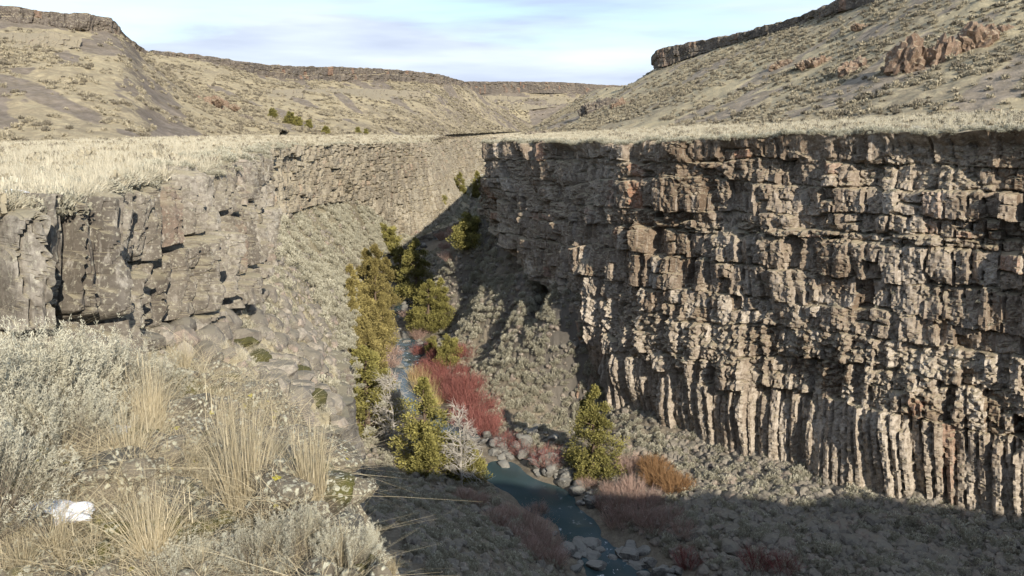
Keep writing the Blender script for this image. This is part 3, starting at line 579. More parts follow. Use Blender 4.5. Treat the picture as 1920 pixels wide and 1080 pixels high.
EZ = ledge_z(EX, EY); PE = np.stack([EX, EY, EZ], -1)
lm = mesh('rock_ledge', PE.reshape(-1, 3), gfaces(len(yy), len(xx))[:, ::-1], M_lichen)
lm.materials.append(M_litter)
sdq = edge_sd(EX, EY); rkq = fbm(EX / 1.6 + 4, EY / 1.6, 2, 74) + .55 * sstep(-1.6, 0, sdq) + .25 * fbm(EX * 3, EY * 3, 2, 79)
lm.polygons.foreach_set('material_index', (rkq[:-1, :-1].reshape(-1) < -.08).astype(np.int32))
obj('rock_ledge', lm, kind='structure')
rim_t = [(4.3, 3.8, -1.6), (9.3, 9.0, -1.5), (18, 10, -1.4), (30, 8, -1.2), (45, 2.5, -1.0), (62, .5, -.6), (110, -20, 0)]
rim_b = [(3.0, 3.6, -17), (9, 10.5, -19), (18, 12, -21), (30, 10.5, -26), (45, 5.5, -30), (62, 3.5, -33), (110, -16, -34)]
near_wall, PN = wall('near_canyon_wall', rim_t, rim_b, tiersL, 140, 70, 1, M_cliffL, 500, most=0)
rim_k = [(2, -4, -1.6), (10, -2, -1.4), (20, -6, -1.2), (30, -12, -1), (44, -20, -.8), (58, -30, -.5), (100, -60, 1)]
strip('near_bench', [rim_t, rim_k], [0, 1], 80, 24, M_bench, bench_relief)

# ------------------------------------------------------------------ plants and rocks: shared shapes
def quads_along(base, tip, w, bend=None, seg=3, flat=None):
    """tapered ribbons from base to tip; arrays (n,3)"""
    nn = len(base); ax = tip - base; ln = np.linalg.norm(ax, axis=1, keepdims=True)
    if flat is None: flat = rng.normal(size=(nn, 3))
    sd = np.cross(ax, flat); sd /= np.maximum(np.linalg.norm(sd, axis=1, keepdims=True), 1e-6)
    V = []
    for q in range(seg + 1):
        t = q / seg; c = base + ax * t
        if bend is not None: c = c + bend * (t * t)
        ww = w[:, None] * (1 - .85 * t) if seg > 1 else w[:, None] * (1 - .4 * t)
        V += [c - sd * ww, c + sd * ww]
    V = np.stack(V, 1); nv = 2 * (seg + 1); i0 = (np.arange(nn) * nv)[:, None]
    f = np.concatenate([np.stack([i0 + 2 * q, i0 + 2 * q + 1, i0 + 2 * q + 3, i0 + 2 * q + 2], -1) for q in range(seg)], 1).reshape(-1, 4)
    return V.reshape(-1, 3), f
def join(parts):
    V, Fs, T, o = [], [], [], 0
    for v, f, t in parts: V.append(v); Fs.append(f + o); T.append(np.broadcast_to(np.asarray(t, float), (len(f),)) if np.ndim(t) == 0 else t); o += len(v)
    return np.concatenate(V), np.concatenate(Fs), np.concatenate(T)
def unit(n): v = rng.normal(size=(n, 3)); return v / np.linalg.norm(v, axis=1, keepdims=True)

def sage_near(seed):
    """upright grey sprigs carrying small leaves; radius about 0.5, height about 0.65"""
    r = np.random.default_rng(seed); parts_l, parts_w = [], []; ns = 300
    kc = r.integers(0, 17, ns); ca = r.uniform(0, 2 * np.pi, 17); cs = np.sqrt(r.uniform(.02, 1, 17)); ch = r.uniform(.75, 1.2, 17); az = ca[kc] + r.normal(0, .2, ns) / np.maximum(cs[kc], .3); sp = np.clip(cs[kc] + r.normal(0, .11, ns), 0, 1.1); hgt = (.34 + .34 * (1 - sp ** 2)) * r.uniform(.72, 1.1, ns) * ch[kc]
    clump = .08 * np.stack([np.sin(az * 5 + seed), np.cos(az * 4 + seed)], 1)
    tip = np.stack([np.cos(az) * sp * .5 + clump[:, 0], np.sin(az) * sp * .5 + clump[:, 1], hgt], 1); base = tip * np.array([.35, .35, 0]) * r.uniform(.2, 1, (ns, 1))
    bend = np.stack([0 * az, 0 * az, .08 * np.ones(ns)], 1)
    v, f = quads_along(base, tip, np.full(ns, .004), bend, 3); parts_w.append((v, f, 0))
    for q in range(52):
        t = 1.03 - .52 * r.uniform(0, 1, ns) ** 1.4; c = base + (tip - base) * t[:, None] + bend * (t ** 2)[:, None]
        dv = (tip - base) / np.linalg.norm(tip - base, axis=1, keepdims=True) * .8 + r.normal(size=(ns, 3)) * .6
        dv /= np.linalg.norm(dv, axis=1, keepdims=True)
        c = c + r.normal(size=(ns, 3)) * .008
        v, f = quads_along(c, c + dv * r.uniform(.012, .026, (ns, 1)), np.full(ns, .0023), None, 1, r.normal(size=(ns, 3))); parts_l.append((v, f, np.repeat(np.clip(2.0 * (t - .52) + r.normal(0, .18, ns), 0, 1), 1)))
    return join(parts_l), join(parts_w)
def sage_mid(seed, nq=420, lf=.075):
    r = np.random.default_rng(seed); th = r.uniform(0, 2 * np.pi, nq); cz = r.uniform(0, 1, nq); rad = .5 * (.62 + .38 * r.uniform(0, 1, nq)) * (1 + .22 * np.sin(3 * th + seed) + .15 * np.sin(5 * th + 2 * seed))
    sn = np.sqrt(1 - cz ** 2); d = np.stack([np.cos(th) * sn, np.sin(th) * sn, cz], 1); p = d * rad[:, None] * np.array([1, 1, .95])
    p[:, 2] += .06 * np.sin(7 * th) * sn
    ax = d * .6 + np.array([0, 0, .6]) + r.normal(size=(nq, 3)) * .4; ax /= np.linalg.norm(ax, axis=1, keepdims=True)
    v, f = quads_along(p - ax * lf * .5, p + ax * lf * .9, np.full(nq, lf * .36), None, 1, r.normal(size=(nq, 3)))
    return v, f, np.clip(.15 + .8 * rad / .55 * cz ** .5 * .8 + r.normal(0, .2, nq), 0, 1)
def tuft(seed, nb=320, h=.6, spread=.35, w=.0022, seg=4, rad=.07, heads=False):
    r = np.random.default_rng(seed); az = r.uniform(0, 2 * np.pi, nb); rr = rad * np.sqrt(r.uniform(0, 1, nb))
    base = np.stack([np.cos(az) * rr, np.sin(az) * rr, -.02 + 0 * az], 1); az2 = az + r.normal(0, .7, nb); ln = h * r.uniform(.45, 1.05, nb); lean = spread * np.abs(r.normal(0, .55, nb))
    tip = base + np.stack([np.cos(az2) * lean * ln * .55, np.sin(az2) * lean * ln * .55, ln * (1 - .15 * lean)], 1)
    bend = np.stack([np.cos(az2) * lean * ln * .7, np.sin(az2) * lean * ln * .7, -.28 * lean * ln], 1)
    parts = [(*quads_along(base, tip, np.full(nb, w), bend, seg), np.repeat(r.uniform(0, 1, nb), seg))]
    if heads:
        k = nb // 16; tp = tip[:k] + bend[:k]; parts.append((*quads_along(tp - (0, 0, .09), tp + (0, 0, .02), np.full(k, .003), None, 2), np.repeat(r.uniform(.5, 1, k), 2)))
    return join(parts)
def willow(seed, n=420, h=2.2, spread=.55, w=.018):
    r = np.random.default_rng(seed); az = r.uniform(0, 2 * np.pi, n); sp = np.sqrt(r.uniform(0, 1, n)) * spread * h; ln = h * r.uniform(.55, 1.0, n) * (1 - .35 * (sp / (spread * h)) ** 2)
    base = np.stack([np.cos(az) * sp * .45, np.sin(az) * sp * .45, 0 * az], 1); tip = np.stack([np.cos(az) * sp, np.sin(az) * sp, ln], 1); bend = np.stack([np.cos(az) * .15, np.sin(az) * .15, -.05 + 0 * az], 1)
    parts = [(*quads_along(base, tip, np.full(n, w), bend, 3), np.repeat(r.uniform(0, .8, n), 3))]
    for q in range(4):
        t = r.uniform(.35, .85, n); c = base + (tip - base) * t[:, None] + bend * (t ** 2)[:, None]; dv = (tip - base) / np.linalg.norm(tip - base, axis=1, keepdims=True) + r.normal(size=(n, 3)) * .45
        parts.append((*quads_along(c, c + dv * h * r.uniform(.12, .28, (n, 1)), np.full(n, w * .62), None, 2), np.repeat(r.uniform(.2, 1, n), 2)))
    return join(parts)
def tube(pts, rad, k=5):
    pts = np.asarray(pts, float); m = len(pts); ax = np.gradient(pts, axis=0); ax /= np.linalg.norm(ax, axis=1, keepdims=True)
    a = np.cross(ax, np.where(np.abs(ax[:, 2:3]) > .9, [1., 0, 0], [0, 0, 1.])); a /= np.linalg.norm(a, axis=1, keepdims=True); b = np.cross(ax, a)
    an = np.arange(k) * 2 * np.pi / k
    V = pts[:, None] + np.asarray(rad)[:, None, None] * (np.cos(an)[None, :, None] * a[:, None] + np.sin(an)[None, :, None] * b[:, None])
    i = np.arange(m - 1)[:, None] * k + np.arange(k)[None]; jn = np.arange(m - 1)[:, None] * k + (np.arange(k)[None] + 1) % k
    return V.reshape(-1, 3), np.stack([i, jn, jn + k, i + k], -1).reshape(-1, 4)
def juniper(seed, H=7., Rd=1.9, pw=.75, n=520, low=.05):
    """trunk with limbs, crown of foliage sprays in an uneven cone"""
    r = np.random.default_rng(seed); tw, cr_ = [], []
    tp = np.stack([np.cumsum(r.normal(0, .05, 9)), np.cumsum(r.normal(0, .05, 9)), np.linspace(0, H * .93, 9)], 1); tw.append((*tube(tp, np.linspace(.19, .02, 9)), 0))
    tops = np.array([(0, 0, 1.), (r.uniform(.35, .6) * Rd, r.uniform(-.3, .3) * Rd, r.uniform(.62, .85)), (-r.uniform(.3, .6) * Rd, r.uniform(-.4, .4) * Rd, r.uniform(.5, .75))]); kt = None
    t = low + (1 - low) * r.uniform(0, 1, n) ** 1.25; nl_ = n // 6; lim = r.integers(0, nl_, n); tl = low + (1 - low) * r.uniform(0, 1, nl_) ** 1.2; al = r.uniform(0, 2 * np.pi, nl_); t = np.clip(tl[lim] + r.normal(0, .022, n), low, .995); az = al[lim] + r.normal(0, .16, n)
    kt = np.array([0, 0, 0, 1, 2])[(lim * 7 + seed) % 5]
    prof = np.clip(1 - t, 0, 1) ** pw * np.clip((t - low) / .16 + .45, 0, 1)
    lob = 1 + .25 * np.sin(3 * az + 5 * t + seed) + .25 * np.sin(2 * az - 13 * t + 2 * seed) + .15 * np.sin(5 * az + 21 * t)
    rr = Rd * prof * lob * (r.uniform(.3, 1, n) ** .6) * (.75 + .45 * h01(lim, 3, 0, seed)) * np.where(kt == 0, .92, .58)
    cx = np.interp(t * H, tp[:, 2], tp[:, 0]); cy = np.interp(t * H, tp[:, 2], tp[:, 1])
    cx = cx + tops[kt, 0]; cy = cy + tops[kt, 1]; tz = t * tops[kt, 2]
    C = np.stack([cx + np.cos(az) * rr, cy + np.sin(az) * rr, tz * H + .25 * rr], 1)
    for q in range(0, n, 6): b = np.array([cx[q], cy[q], max(tz[q] * H - .35 * rr[q], .1)]); tw.append((*tube(np.stack([b, .5 * (b + C[q]) + (0, 0, .05), C[q]]), (.045, .03, .012), 3), 0))
    nl = 34; lump = r.uniform(.0, 1, n)
    for q in range(nl):
        sz = (.22 + .24 * (1 - t))[:, None]; g = r.normal(size=(n, 3)); g /= np.maximum(np.linalg.norm(g, axis=1, keepdims=True), .2); p = C + g * sz * r.uniform(.3, 1.1, (n, 1)) * np.array([1, 1, 1.15])
        dv = g * .7 + np.stack([np.cos(az) * .3, np.sin(az) * .3, .55 + 0 * az], 1) + r.normal(size=(n, 3)) * .35; dv /= np.linalg.norm(dv, axis=1, keepdims=True)
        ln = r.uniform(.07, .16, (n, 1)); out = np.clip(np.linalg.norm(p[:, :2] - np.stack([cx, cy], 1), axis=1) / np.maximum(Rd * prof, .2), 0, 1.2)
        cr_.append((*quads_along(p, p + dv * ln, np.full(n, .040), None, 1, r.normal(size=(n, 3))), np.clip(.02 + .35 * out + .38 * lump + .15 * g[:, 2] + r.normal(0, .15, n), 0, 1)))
    return join(cr_), join(tw)
def deadtree(seed, H=6.5, pitch=.9):
    r = np.random.default_rng(seed); parts = []
    tp = np.stack([np.cumsum(r.normal(0, .04, 10)), np.cumsum(r.normal(0, .04, 10)), np.linspace(0, H, 10)], 1); parts.append((*tube(tp, np.linspace(.12, .016, 10), 5), .6))
    for q in range(46):
        t = r.uniform(.12, .97); b = np.array([np.interp(t * H, tp[:, 2], tp[:, c]) for c in range(3)]); az = r.uniform(0, 6.28); L = (1.25 - t) * 1.9 * r.uniform(.6, 1.1)
        pts = [b]; d = np.array([math.cos(az), math.sin(az), pitch * r.uniform(.1, .8)])
        for c in range(5): d = d + r.normal(size=3) * .16 + (0, 0, .05); d /= np.linalg.norm(d); pts.append(pts[-1] + d * L / 5)
        pts = np.array(pts); parts.append((*tube(pts, np.linspace(.045, .012, 6), 3), .5 + .3 * r.uniform()))
        for c in range(9):
            k = r.integers(1, 6); dd = d + r.normal(size=3) * .75; dd /= np.linalg.norm(dd); l2 = r.uniform(.3, .8); m_ = pts[k] + dd * l2 * .5 + r.normal(size=3) * .05
            parts.append((*tube(np.stack([pts[k], m_, pts[k] + dd * l2]), (.019, .014, .009), 3), .4 + .5 * r.uniform()))
            for e in range(2): d3 = dd + r.normal(size=3) * .6; parts.append((*tube(np.stack([m_, m_ + d3 * .15, m_ + d3 * .33]), (.011, .009, .007), 3), .8))
    return join(parts)
import bmesh
def ico(sub):
    b = bmesh.new(); bmesh.ops.create_icosphere(b, subdivisions=sub, radius=1); b.verts.ensure_lookup_table()
    V = np.array([v.co[:] for v in b.verts]); f = np.array([[v.index for v in q.verts] for q in b.faces]); b.free(); return V, f
ICO = {k: ico(k) for k in (2, 3, 4, 5)}
def boulder(seed, sub=3, cuts=11, squash=(1, 1, .75), rough=.06, fine=0.):
    """a stone: a ball cut by random planes, with rounded noise"""
    r = np.random.default_rng(seed); D, f = ICO[sub]; nr = r.normal(size=(cuts, 3)); nr /= np.linalg.norm(nr, axis=1, keepdims=True); dd = r.uniform(.62, .98, cuts)
    rad = np.min(np.where(D @ nr.T > .12, dd[None] / np.maximum(D @ nr.T, .12), 1.15), axis=1); rad = np.minimum(rad, 1.12)
    rad = rad + rough * fbm(D[:, 0] * 2.2 + D[:, 2] + seed, D[:, 1] * 2.2 - D[:, 2] + seed, 3, seed)
    if fine: rad = rad + fine * fbm(D[:, 0] * 9 + 3 * D[:, 2], D[:, 1] * 9 - 3 * D[:, 2], 3, seed + 1)
    return D * rad[:, None] * np.array(squash), f
def shape(name, gen, mat, smooth=False):
    v, f, t = gen; return mesh(name, v, f, mat, {'tint': ('FACE', t)}, smooth)
def rockmesh(name, seed, mat, **kw):
    v, f = boulder(seed, **kw); return mesh(name, v, f, mat, {'tint': ('FACE', np.full(len(f), h01(seed, 3)))})

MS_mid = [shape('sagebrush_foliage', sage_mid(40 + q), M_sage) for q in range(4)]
M_sagedark = leaf_material('dark_brush', (.12, .105, .08), (.24, .21, .16), trans=0)
MS_far = [shape('sagebrush_far', sage_mid(60 + q, 70, .20), M_sagedark if q > 3 else M_sagefar) for q in range(6)]
MS_tuft = [shape('far_grass_tuft', tuft(80 + q, 60, .75, .9, .012, 2, .16), M_grassfar) for q in range(3)]
MS_rock = [rockmesh('talus_rock', 90 + q, M_talusrock, sub=2) for q in range(4)]
MS_boul = [rockmesh('boulder', 110 + q, M_boulder, sub=3) for q in range(6)]

# ------------------------------------------------------------------ scattering
def scatter_points(P, count, weight=None, seed=0, margin=.10, both=False):
    """random points on a strip grid (n,m,3), by area and weight(centre, normal); only where the place can be seen"""
    r = np.random.default_rng(seed); a, b, c, d = P[:-1, :-1], P[1:, :-1], P[1:, 1:], P[:-1, 1:]
    nr = np.cross(c - a, d - b); ar = .5 * np.linalg.norm(nr, axis=-1); nr = nr / np.maximum(2 * ar, 1e-9)[..., None]; nr = np.where(nr[..., 2:3] < 0, -nr, nr)
    cen = .25 * (a + b + c + d); w = ar * inview(cen, margin)
    if weight is not None: w = w * weight(cen, nr)
    w = w.ravel(); w = w / w.sum(); idx = r.choice(len(w), count, p=w)
    u, v = r.uniform(0, 1, (2, count, 1)); A, B, C_, D_ = (q.reshape(-1, 3)[idx] for q in (a, b, c, d))
    return (A * (1 - u) + B * u) * (1 - v) + (D_ * (1 - u) + C_ * u) * v, nr.reshape(-1, 3)[idx]
LIB = {}
def stuff(name, meshes, pts, scl, label, tilt=0., seed=0):
    """many small alike plants or stones nobody could count: instances on points, one object"""
    r = np.random.default_rng(seed + 900); key = meshes[0].name
    if key not in LIB:
        c = bpy.data.collections.new(key + '_shapes')
        for q, me in enumerate(meshes): c.objects.link(bpy.data.objects.new('%s_shape_%d' % (key, q), me))
        LIB[key] = c
    me = bpy.data.meshes.new(name); me.vertices.add(len(pts)); me.vertices.foreach_set('co', np.ascontiguousarray(pts, np.float32).ravel())
    a = me.attributes.new('rot', 'FLOAT_VECTOR', 'POINT'); rot = np.stack([r.normal(0, tilt, len(pts)), r.normal(0, tilt, len(pts)), r.uniform(0, 6.28, len(pts))], 1); a.data.foreach_set('vector', rot.astype(np.float32).ravel())
    a = me.attributes.new('siz', 'FLOAT_VECTOR', 'POINT'); s3 = np.stack([scl, scl, scl * r.uniform(.75, 1.15, len(scl))], 1); a.data.foreach_set('vector', s3.astype(np.float32).ravel())
    o = obj(name, me, label=label[0], cat=label[1], kind='stuff')
    ng = bpy.data.node_groups.new(name, 'GeometryNodeTree'); ng.interface.new_socket('Geometry', in_out='INPUT', socket_type='NodeSocketGeometry'); ng.interface.new_socket('Geometry', in_out='OUTPUT', socket_type='NodeSocketGeometry')
    N_, L_ = ng.nodes, ng.links; gi = N_.new('NodeGroupInput'); go = N_.new('NodeGroupOutput'); ip = N_.new('GeometryNodeInstanceOnPoints'); ci = N_.new('GeometryNodeCollectionInfo')
    ci.inputs['Collection'].default_value = LIB[key]; ci.inputs['Separate Children'].default_value = True; ci.inputs['Reset Children'].default_value = True
    ip.inputs['Pick Instance'].default_value = True
    ra = N_.new('GeometryNodeInputNamedAttribute'); ra.data_type = 'FLOAT_VECTOR'; ra.inputs[0].default_value = 'rot'; sa = N_.new('GeometryNodeInputNamedAttribute'); sa.data_type = 'FLOAT_VECTOR'; sa.inputs[0].default_value = 'siz'
    mp_ = N_.new('GeometryNodeMeshToPoints'); L_.new(gi.outputs[0], mp_.inputs[0]); L_.new(mp_.outputs[0], ip.inputs['Points']); L_.new(ci.outputs[0], ip.inputs['Instance']); L_.new(ra.outputs[0], ip.inputs['Rotation']); L_.new(sa.outputs[0], ip.inputs['Scale']); L_.new(ip.outputs[0], go.inputs[0])
    md = o.modifiers.new('scatter', 'NODES'); md.node_group = ng
    return o
def individuals(name, meshes, pts, scl, label, cat, group, seed=0, squash=None, sink=0., tilt=0.):
    r = np.random.default_rng(seed)
    for p, s_ in zip(pts, scl):
        o = obj(name, meshes[r.integers(len(meshes))], loc=(p[0], p[1], p[2] - sink * s_), rot=(r.normal(0, tilt), r.normal(0, tilt), r.uniform(0, 6.28)), scl=(s_, s_ * r.uniform(.85, 1.15), s_ * r.uniform(.8, 1.1)), label=label, cat=cat, group=group)
def biggest(pts, scl, k, extra=None):
    x, y, d = project(pts); ok = inview(pts, 0)
    q = np.argsort(-(scl / d) * ok); return q[:k], q[k:]

# hillsides
dens = lambda c, nr: np.clip(.45 + 1.5 * fbm(c[..., 0] / 22, c[..., 1] / 22, 3, 301) + 1.2 * fbm(c[..., 0] / 5, c[..., 1] / 5, 2, 302), .03, 2) * (nr[..., 2] > .72)
for nm, P, cnt, s0, lab in [('left_hill_sagebrush', PH1, 26000, (.4, 1.2), 'grey sagebrush dotting the near left hillside'), ('far_left_hill_sagebrush', PH2, 26000, (.6, 1.7), 'grey sagebrush dotting the far left hillside'), ('right_hill_sagebrush', PHR, 36000, (.4, 1.3), 'pale sagebrush and grass dotting the right hillside'), ('back_rim_sagebrush', PH3, 6000, (1.2, 2.6), 'grey brush on the ledges of the distant canyon rim')]:
    sc_, sd_ = SCREE[id(P)]; p, nr = scatter_points(P, cnt, lambda c, nr: dens(c, nr) * (1.12 - scree_mask(c, sc_[0], sd_, sc_[1], sc_[2])), len(nm)); stuff(nm, MS_far, p - (0, 0, .05), rng.uniform(*s0, cnt), (lab, 'sagebrush'), .1, len(nm))
# benches: grass and sagebrush
p, nr = scatter_points(PRb, 5200, None, 11); stuff('right_bench_grass', MS_tuft, p, rng.uniform(.6, 1.2, len(p)), ('dry tan grass on the bench above the right wall', 'grass'), .15, 2)
p, nr = scatter_points(PRb, 2600, None, 12); stuff('right_bench_sagebrush', MS_far, p, rng.uniform(.4, .95, len(p)), ('small pale sagebrush on the bench above the right wall', 'sagebrush'), .1, 3)
wl_ = lambda c, nr: 1 / np.maximum(np.hypot(c[..., 0], c[..., 1]), 12) ** 1.3
p, nr = scatter_points(PLb, 16000, wl_, 13); stuff('left_bench_grass', MS_tuft, p, rng.uniform(.5, 1.0, len(p)) , ('pale dry grass covering the bench above the left wall', 'grass'), .15, 4)
p, nr = scatter_points(PLb, 2600, wl_, 14); s_ = rng.uniform(.45, 1.0, len(p)); a, b = biggest(p, s_, 60)
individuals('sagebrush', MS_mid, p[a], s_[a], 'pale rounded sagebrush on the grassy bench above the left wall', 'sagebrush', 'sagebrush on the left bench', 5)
stuff('left_bench_sagebrush', MS_far, p[b], s_[b], ('small sagebrush farther back on the left bench', 'sagebrush'), .1, 6)
# sunlit left slope
ta = lambda c, nr: np.where(np.hypot(c[..., 0], c[..., 1]) > 45, 1.0, .65) * np.clip(.5 + 2.2 * fbm(c[..., 0] / 6, c[..., 1] / 6, 3, 55), .05, 1.6)
p, nr = scatter_points(PA, 3000, ta, 15); s_ = rng.uniform(.5, 1.5, len(p)) * np.where(p[:, 1] > 60, 1.2, .55); a, b = biggest(p, s_, 70)
individuals('sagebrush', MS_mid, p[a], s_[a], 'grey sagebrush on the sunlit slope below the left wall', 'sagebrush', 'sagebrush on the sunlit left slope', 7)
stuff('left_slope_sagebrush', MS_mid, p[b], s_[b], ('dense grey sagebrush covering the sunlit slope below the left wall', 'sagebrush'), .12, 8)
p, nr = scatter_points(PA, 2600, lambda c, nr: wl_(c, nr) ** 1.2, 16); stuff('left_slope_stones', MS_rock, p, .08 + .6 * rng.uniform(0, 1, len(p)) ** 3, ('brown stones lying on the left slope', 'stones'), .5, 9)
p, nr = scatter_points(PA, 1800, lambda c, nr: wl_(c, nr) ** 1.2, 17); stuff('left_slope_grass', MS_tuft, p, rng.uniform(.25, .55, len(p)), ('short tan grass tufts between stones of the left slope', 'grass'), .2, 10)
e_ = PLW[:, 0][np.r_[rng.integers(24, 175, 220), rng.integers(116, 350, 200)]]; e_ = e_ - (0, 0, 1.) * rng.uniform(0, .9, (420, 1)); p = e_ + np.stack([rng.normal(-.4, .6, 420), rng.normal(0, .8, 420), np.full(420, -.1)], 1); stuff('slope_brink_brush', MS_mid, p, rng.uniform(.3, 1.0, 420) * np.clip(p[:, 1] / 60, .45, 1.2), ('ragged sagebrush along the brink of the left slope', 'sagebrush'), .15, 51)
e_ = np.concatenate([PL[:, 0][rng.integers(0, 640, 700)], PLn[:, 0][rng.integers(150, 640, 160)]]); p = e_ + np.stack([rng.normal(-.5, .5, 860), rng.normal(.2, .6, 860), np.full(860, -.05)], 1); stuff('left_rim_brush', MS_mid, p, rng.uniform(.3, .8, 860), ('pale brush lining the edge of the left wall', 'brush'), .12, 52)
# canyon floor
def floor_w(c, nr): return sstep(.6, 2.5, river_dist(c[..., 0], c[..., 1])) / np.maximum(c[..., 1], 40) ** .5
p, nr = scatter_points(PF, 9000, floor_w, 18); s_ = rng.uniform(.45, 1.15, len(p)); a, b = biggest(p, s_, 90)
individuals('sagebrush', MS_mid, p[a], s_[a], 'dull grey sagebrush on the shaded canyon floor', 'sagebrush', 'sagebrush on the canyon floor', 11)
stuff('canyon_floor_sagebrush', MS_mid, p[b], s_[b], ('grey sagebrush spread over the canyon floor and its banks', 'sagebrush'), .12, 12)
p, nr = scatter_points(PF, 15000, floor_w, 19); s_ = .12 + .5 * rng.uniform(0, 1, len(p)) ** 2.5; a, b = biggest(p, s_, 130)
individuals('talus_boulder', MS_rock, p[a], s_[a], 'dark angular boulder lying on the canyon floor slope', 'boulder', 'boulders on the canyon floor slope', 13, sink=.2, tilt=.4)
stuff('canyon_floor_stones', MS_rock, p[b], s_[b], ('dark broken stones covering the canyon floor slope', 'stones'), .6, 14)
p, nr = scatter_points(PF, 7000, lambda c, nr: (c[..., 0] > 9) * (c[..., 1] < 82) * sstep(.6, 2.5, river_dist(c[..., 0], c[..., 1])), 22); stuff('right_talus_stones', MS_rock, p, .15 + .5 * rng.uniform(0, 1, len(p)) ** 2, ('dark broken rock of the talus below the right wall', 'stones'), .6, 23)
p, nr = scatter_points(PF, 700, lambda c, nr: (c[..., 0] > 9) * (c[..., 1] < 85) * sstep(.6, 2.5, river_dist(c[..., 0], c[..., 1])), 24); stuff('right_talus_brush', MS_mid, p, rng.uniform(.5, 1.5, len(p)), ('grey brush patches on the talus below the right wall', 'brush'), .12, 25)
p, nr = scatter_points(PF, 1500, lambda c, nr: (c[..., 1] > 92) * (c[..., 1] < 165) * sstep(1, 4, river_dist(c[..., 0], c[..., 1])) * (c[..., 0] > np.interp(c[..., 1], [92, 120, 165], [-2, -12, -16])) * np.clip(.6 + 1.5 * fbm(c[..., 0] / 5, c[..., 1] / 5, 2, 88), .1, 2), 26); stuff('right_slope_brush', MS_mid, p, rng.uniform(.6, 1.6, len(p)), ('pale grey sagebrush on the shaded slope below the right wall', 'sagebrush'), .12, 27)
p, nr = scatter_points(PTer, 420, None, 20); stuff('terrace_brush', MS_mid, p, rng.uniform(.4, 1.4, len(p)), ('dry brush on the terrace of the columnar buttress', 'brush'), .1, 15)
p, nr = scatter_points(PTer, 260, None, 28); stuff('terrace_stones', MS_rock, p, .15 + .6 * rng.uniform(0, 1, len(p)) ** 2, ('broken stones on the terrace of the columnar buttress', 'stones'), .6, 29)
# brush on ledges of the right wall
def ledge_w(c, nr): return (nr[..., 2] > .62) * 1.0
p, nr = scatter_points(PR, 900, ledge_w, 21); stuff('right_wall_brush', MS_mid, p, rng.uniform(.25, .6, len(p)), ('small pale brush clinging to ledges of the right wall', 'brush'), .1, 16)
p = PR[:, 0][rng.integers(0, 1050, 1500)] + np.stack([rng.normal(.5, .5, 1500), rng.normal(.5, .7, 1500), np.full(1500, -.05)], 1); p = p[inview(p)]
stuff('right_rim_brush', MS_mid, p, rng.uniform(.4, 1.0, len(p)), ('pale brush lining the edge of the right wall', 'brush'), .1, 17)

# ------------------------------------------------------------------ river boulders
def stones_px(cloud, seed, label, group, n, sz, mats=MS_boul):
    r = np.random.default_rng(seed); pts = []; ss = []
    for (x0, y0, x1, y1, k) in cloud:
        for q in range(k):
            t = r.uniform(); p = hit(x0 + (x1 - x0) * t + r.normal(0, 14), y0 + (y1 - y0) * t + r.normal(0, 11)); pts.append(p); ss.append(sz[0] + (sz[1] - sz[0]) * r.uniform() ** 2)
    individuals('river_boulder', mats, np.array(pts), np.array(ss), label, 'boulder', group, seed, sink=-.05, tilt=.3)
stones_px([(880, 800, 960, 860, 22), (950, 840, 1070, 890, 34), (1060, 885, 1120, 950, 14), (980, 780, 1040, 830, 10)], 31, 'dark rounded boulder along the sunlit right river bank', 'boulders along the right river bank', 70, (.3, 1.1))
stones_px([(1070, 1030, 1190, 1078, 34), (1160, 1030, 1260, 1080, 24), (1045, 985, 1065, 1060, 9)], 32, 'grey boulder in the rapids at the bottom of the photo', 'boulders in the near rapids', 70, (.35, 1.1))
stones_px([(735, 650, 780, 690, 22), (760, 630, 780, 660, 8), (740, 700, 750, 690, 4), (745, 590, 760, 640, 8)], 33, 'pale grey boulder in the midstream rapids beside the red willows', 'boulders in the midstream rapids', 40, (.4, 1.3))
stones_px([(850, 400, 880, 380, 9), (800, 450, 850, 420, 9), (780, 470, 800, 440, 6)], 34, 'grey boulder in the shaded upstream river', 'boulders in the upstream river', 24, (.6, 1.6))
stones_px([(1300, 960, 1500, 1060, 26), (1500, 980, 1800, 1060, 30), (1250, 920, 1400, 960, 12)], 35, 'dark boulder on the shaded talus below the right wall', 'boulders on the shaded right talus', 60, (.4, 1.3), MS_rock)

# ------------------------------------------------------------------ trees and willows
JUN = []
for sd, kw in [(1, dict(H=7.6, Rd=2.3, pw=.72)), (2, dict(H=6.8, Rd=2.2, pw=.6)), (3, dict(H=8.2, Rd=2.2, pw=.85)), (4, dict(H=4.2, Rd=1.5, pw=.5, n=380))]:
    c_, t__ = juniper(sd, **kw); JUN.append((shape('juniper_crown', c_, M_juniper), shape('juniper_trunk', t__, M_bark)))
JUNG = []
for c_, t__ in JUN:
    g_ = c_.copy(); g_.materials.clear(); g_.materials.append(M_juniper_gold); JUNG.append((g_, t__))
def tree(px, py, k, s_, label, w=1.0, gold=False, z=None):
    p = hit(px, py) if z is None else np.asarray(z, float); e = obj('juniper_tree', None, loc=p - (0, 0, .1), rot=(0, 0, rng.uniform(0, 6.28)), scl=(s_ * w, s_ * w, s_), label=label, cat='juniper', group='junipers in the canyon')
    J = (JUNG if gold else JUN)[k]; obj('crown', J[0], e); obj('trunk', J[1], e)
tree(1112, 893, 0, 1.28, 'large sunlit yellow-green juniper at the foot of the right wall beside the pool', 1.15)
tree(800, 885, 2, 1.2, 'tall sunlit juniper in front of the river beside the bare white tree', 1.5)
tree(872, 905, 3, 1.2, 'low juniper growing behind the bare white tree by the pool', 1.1)
tree(845, 690, 3, 1.25, 'small bright rounded juniper standing among the red willows')
tree(808, 664, 3, .75, 'smallest juniper behind the red willows at the shadow edge')
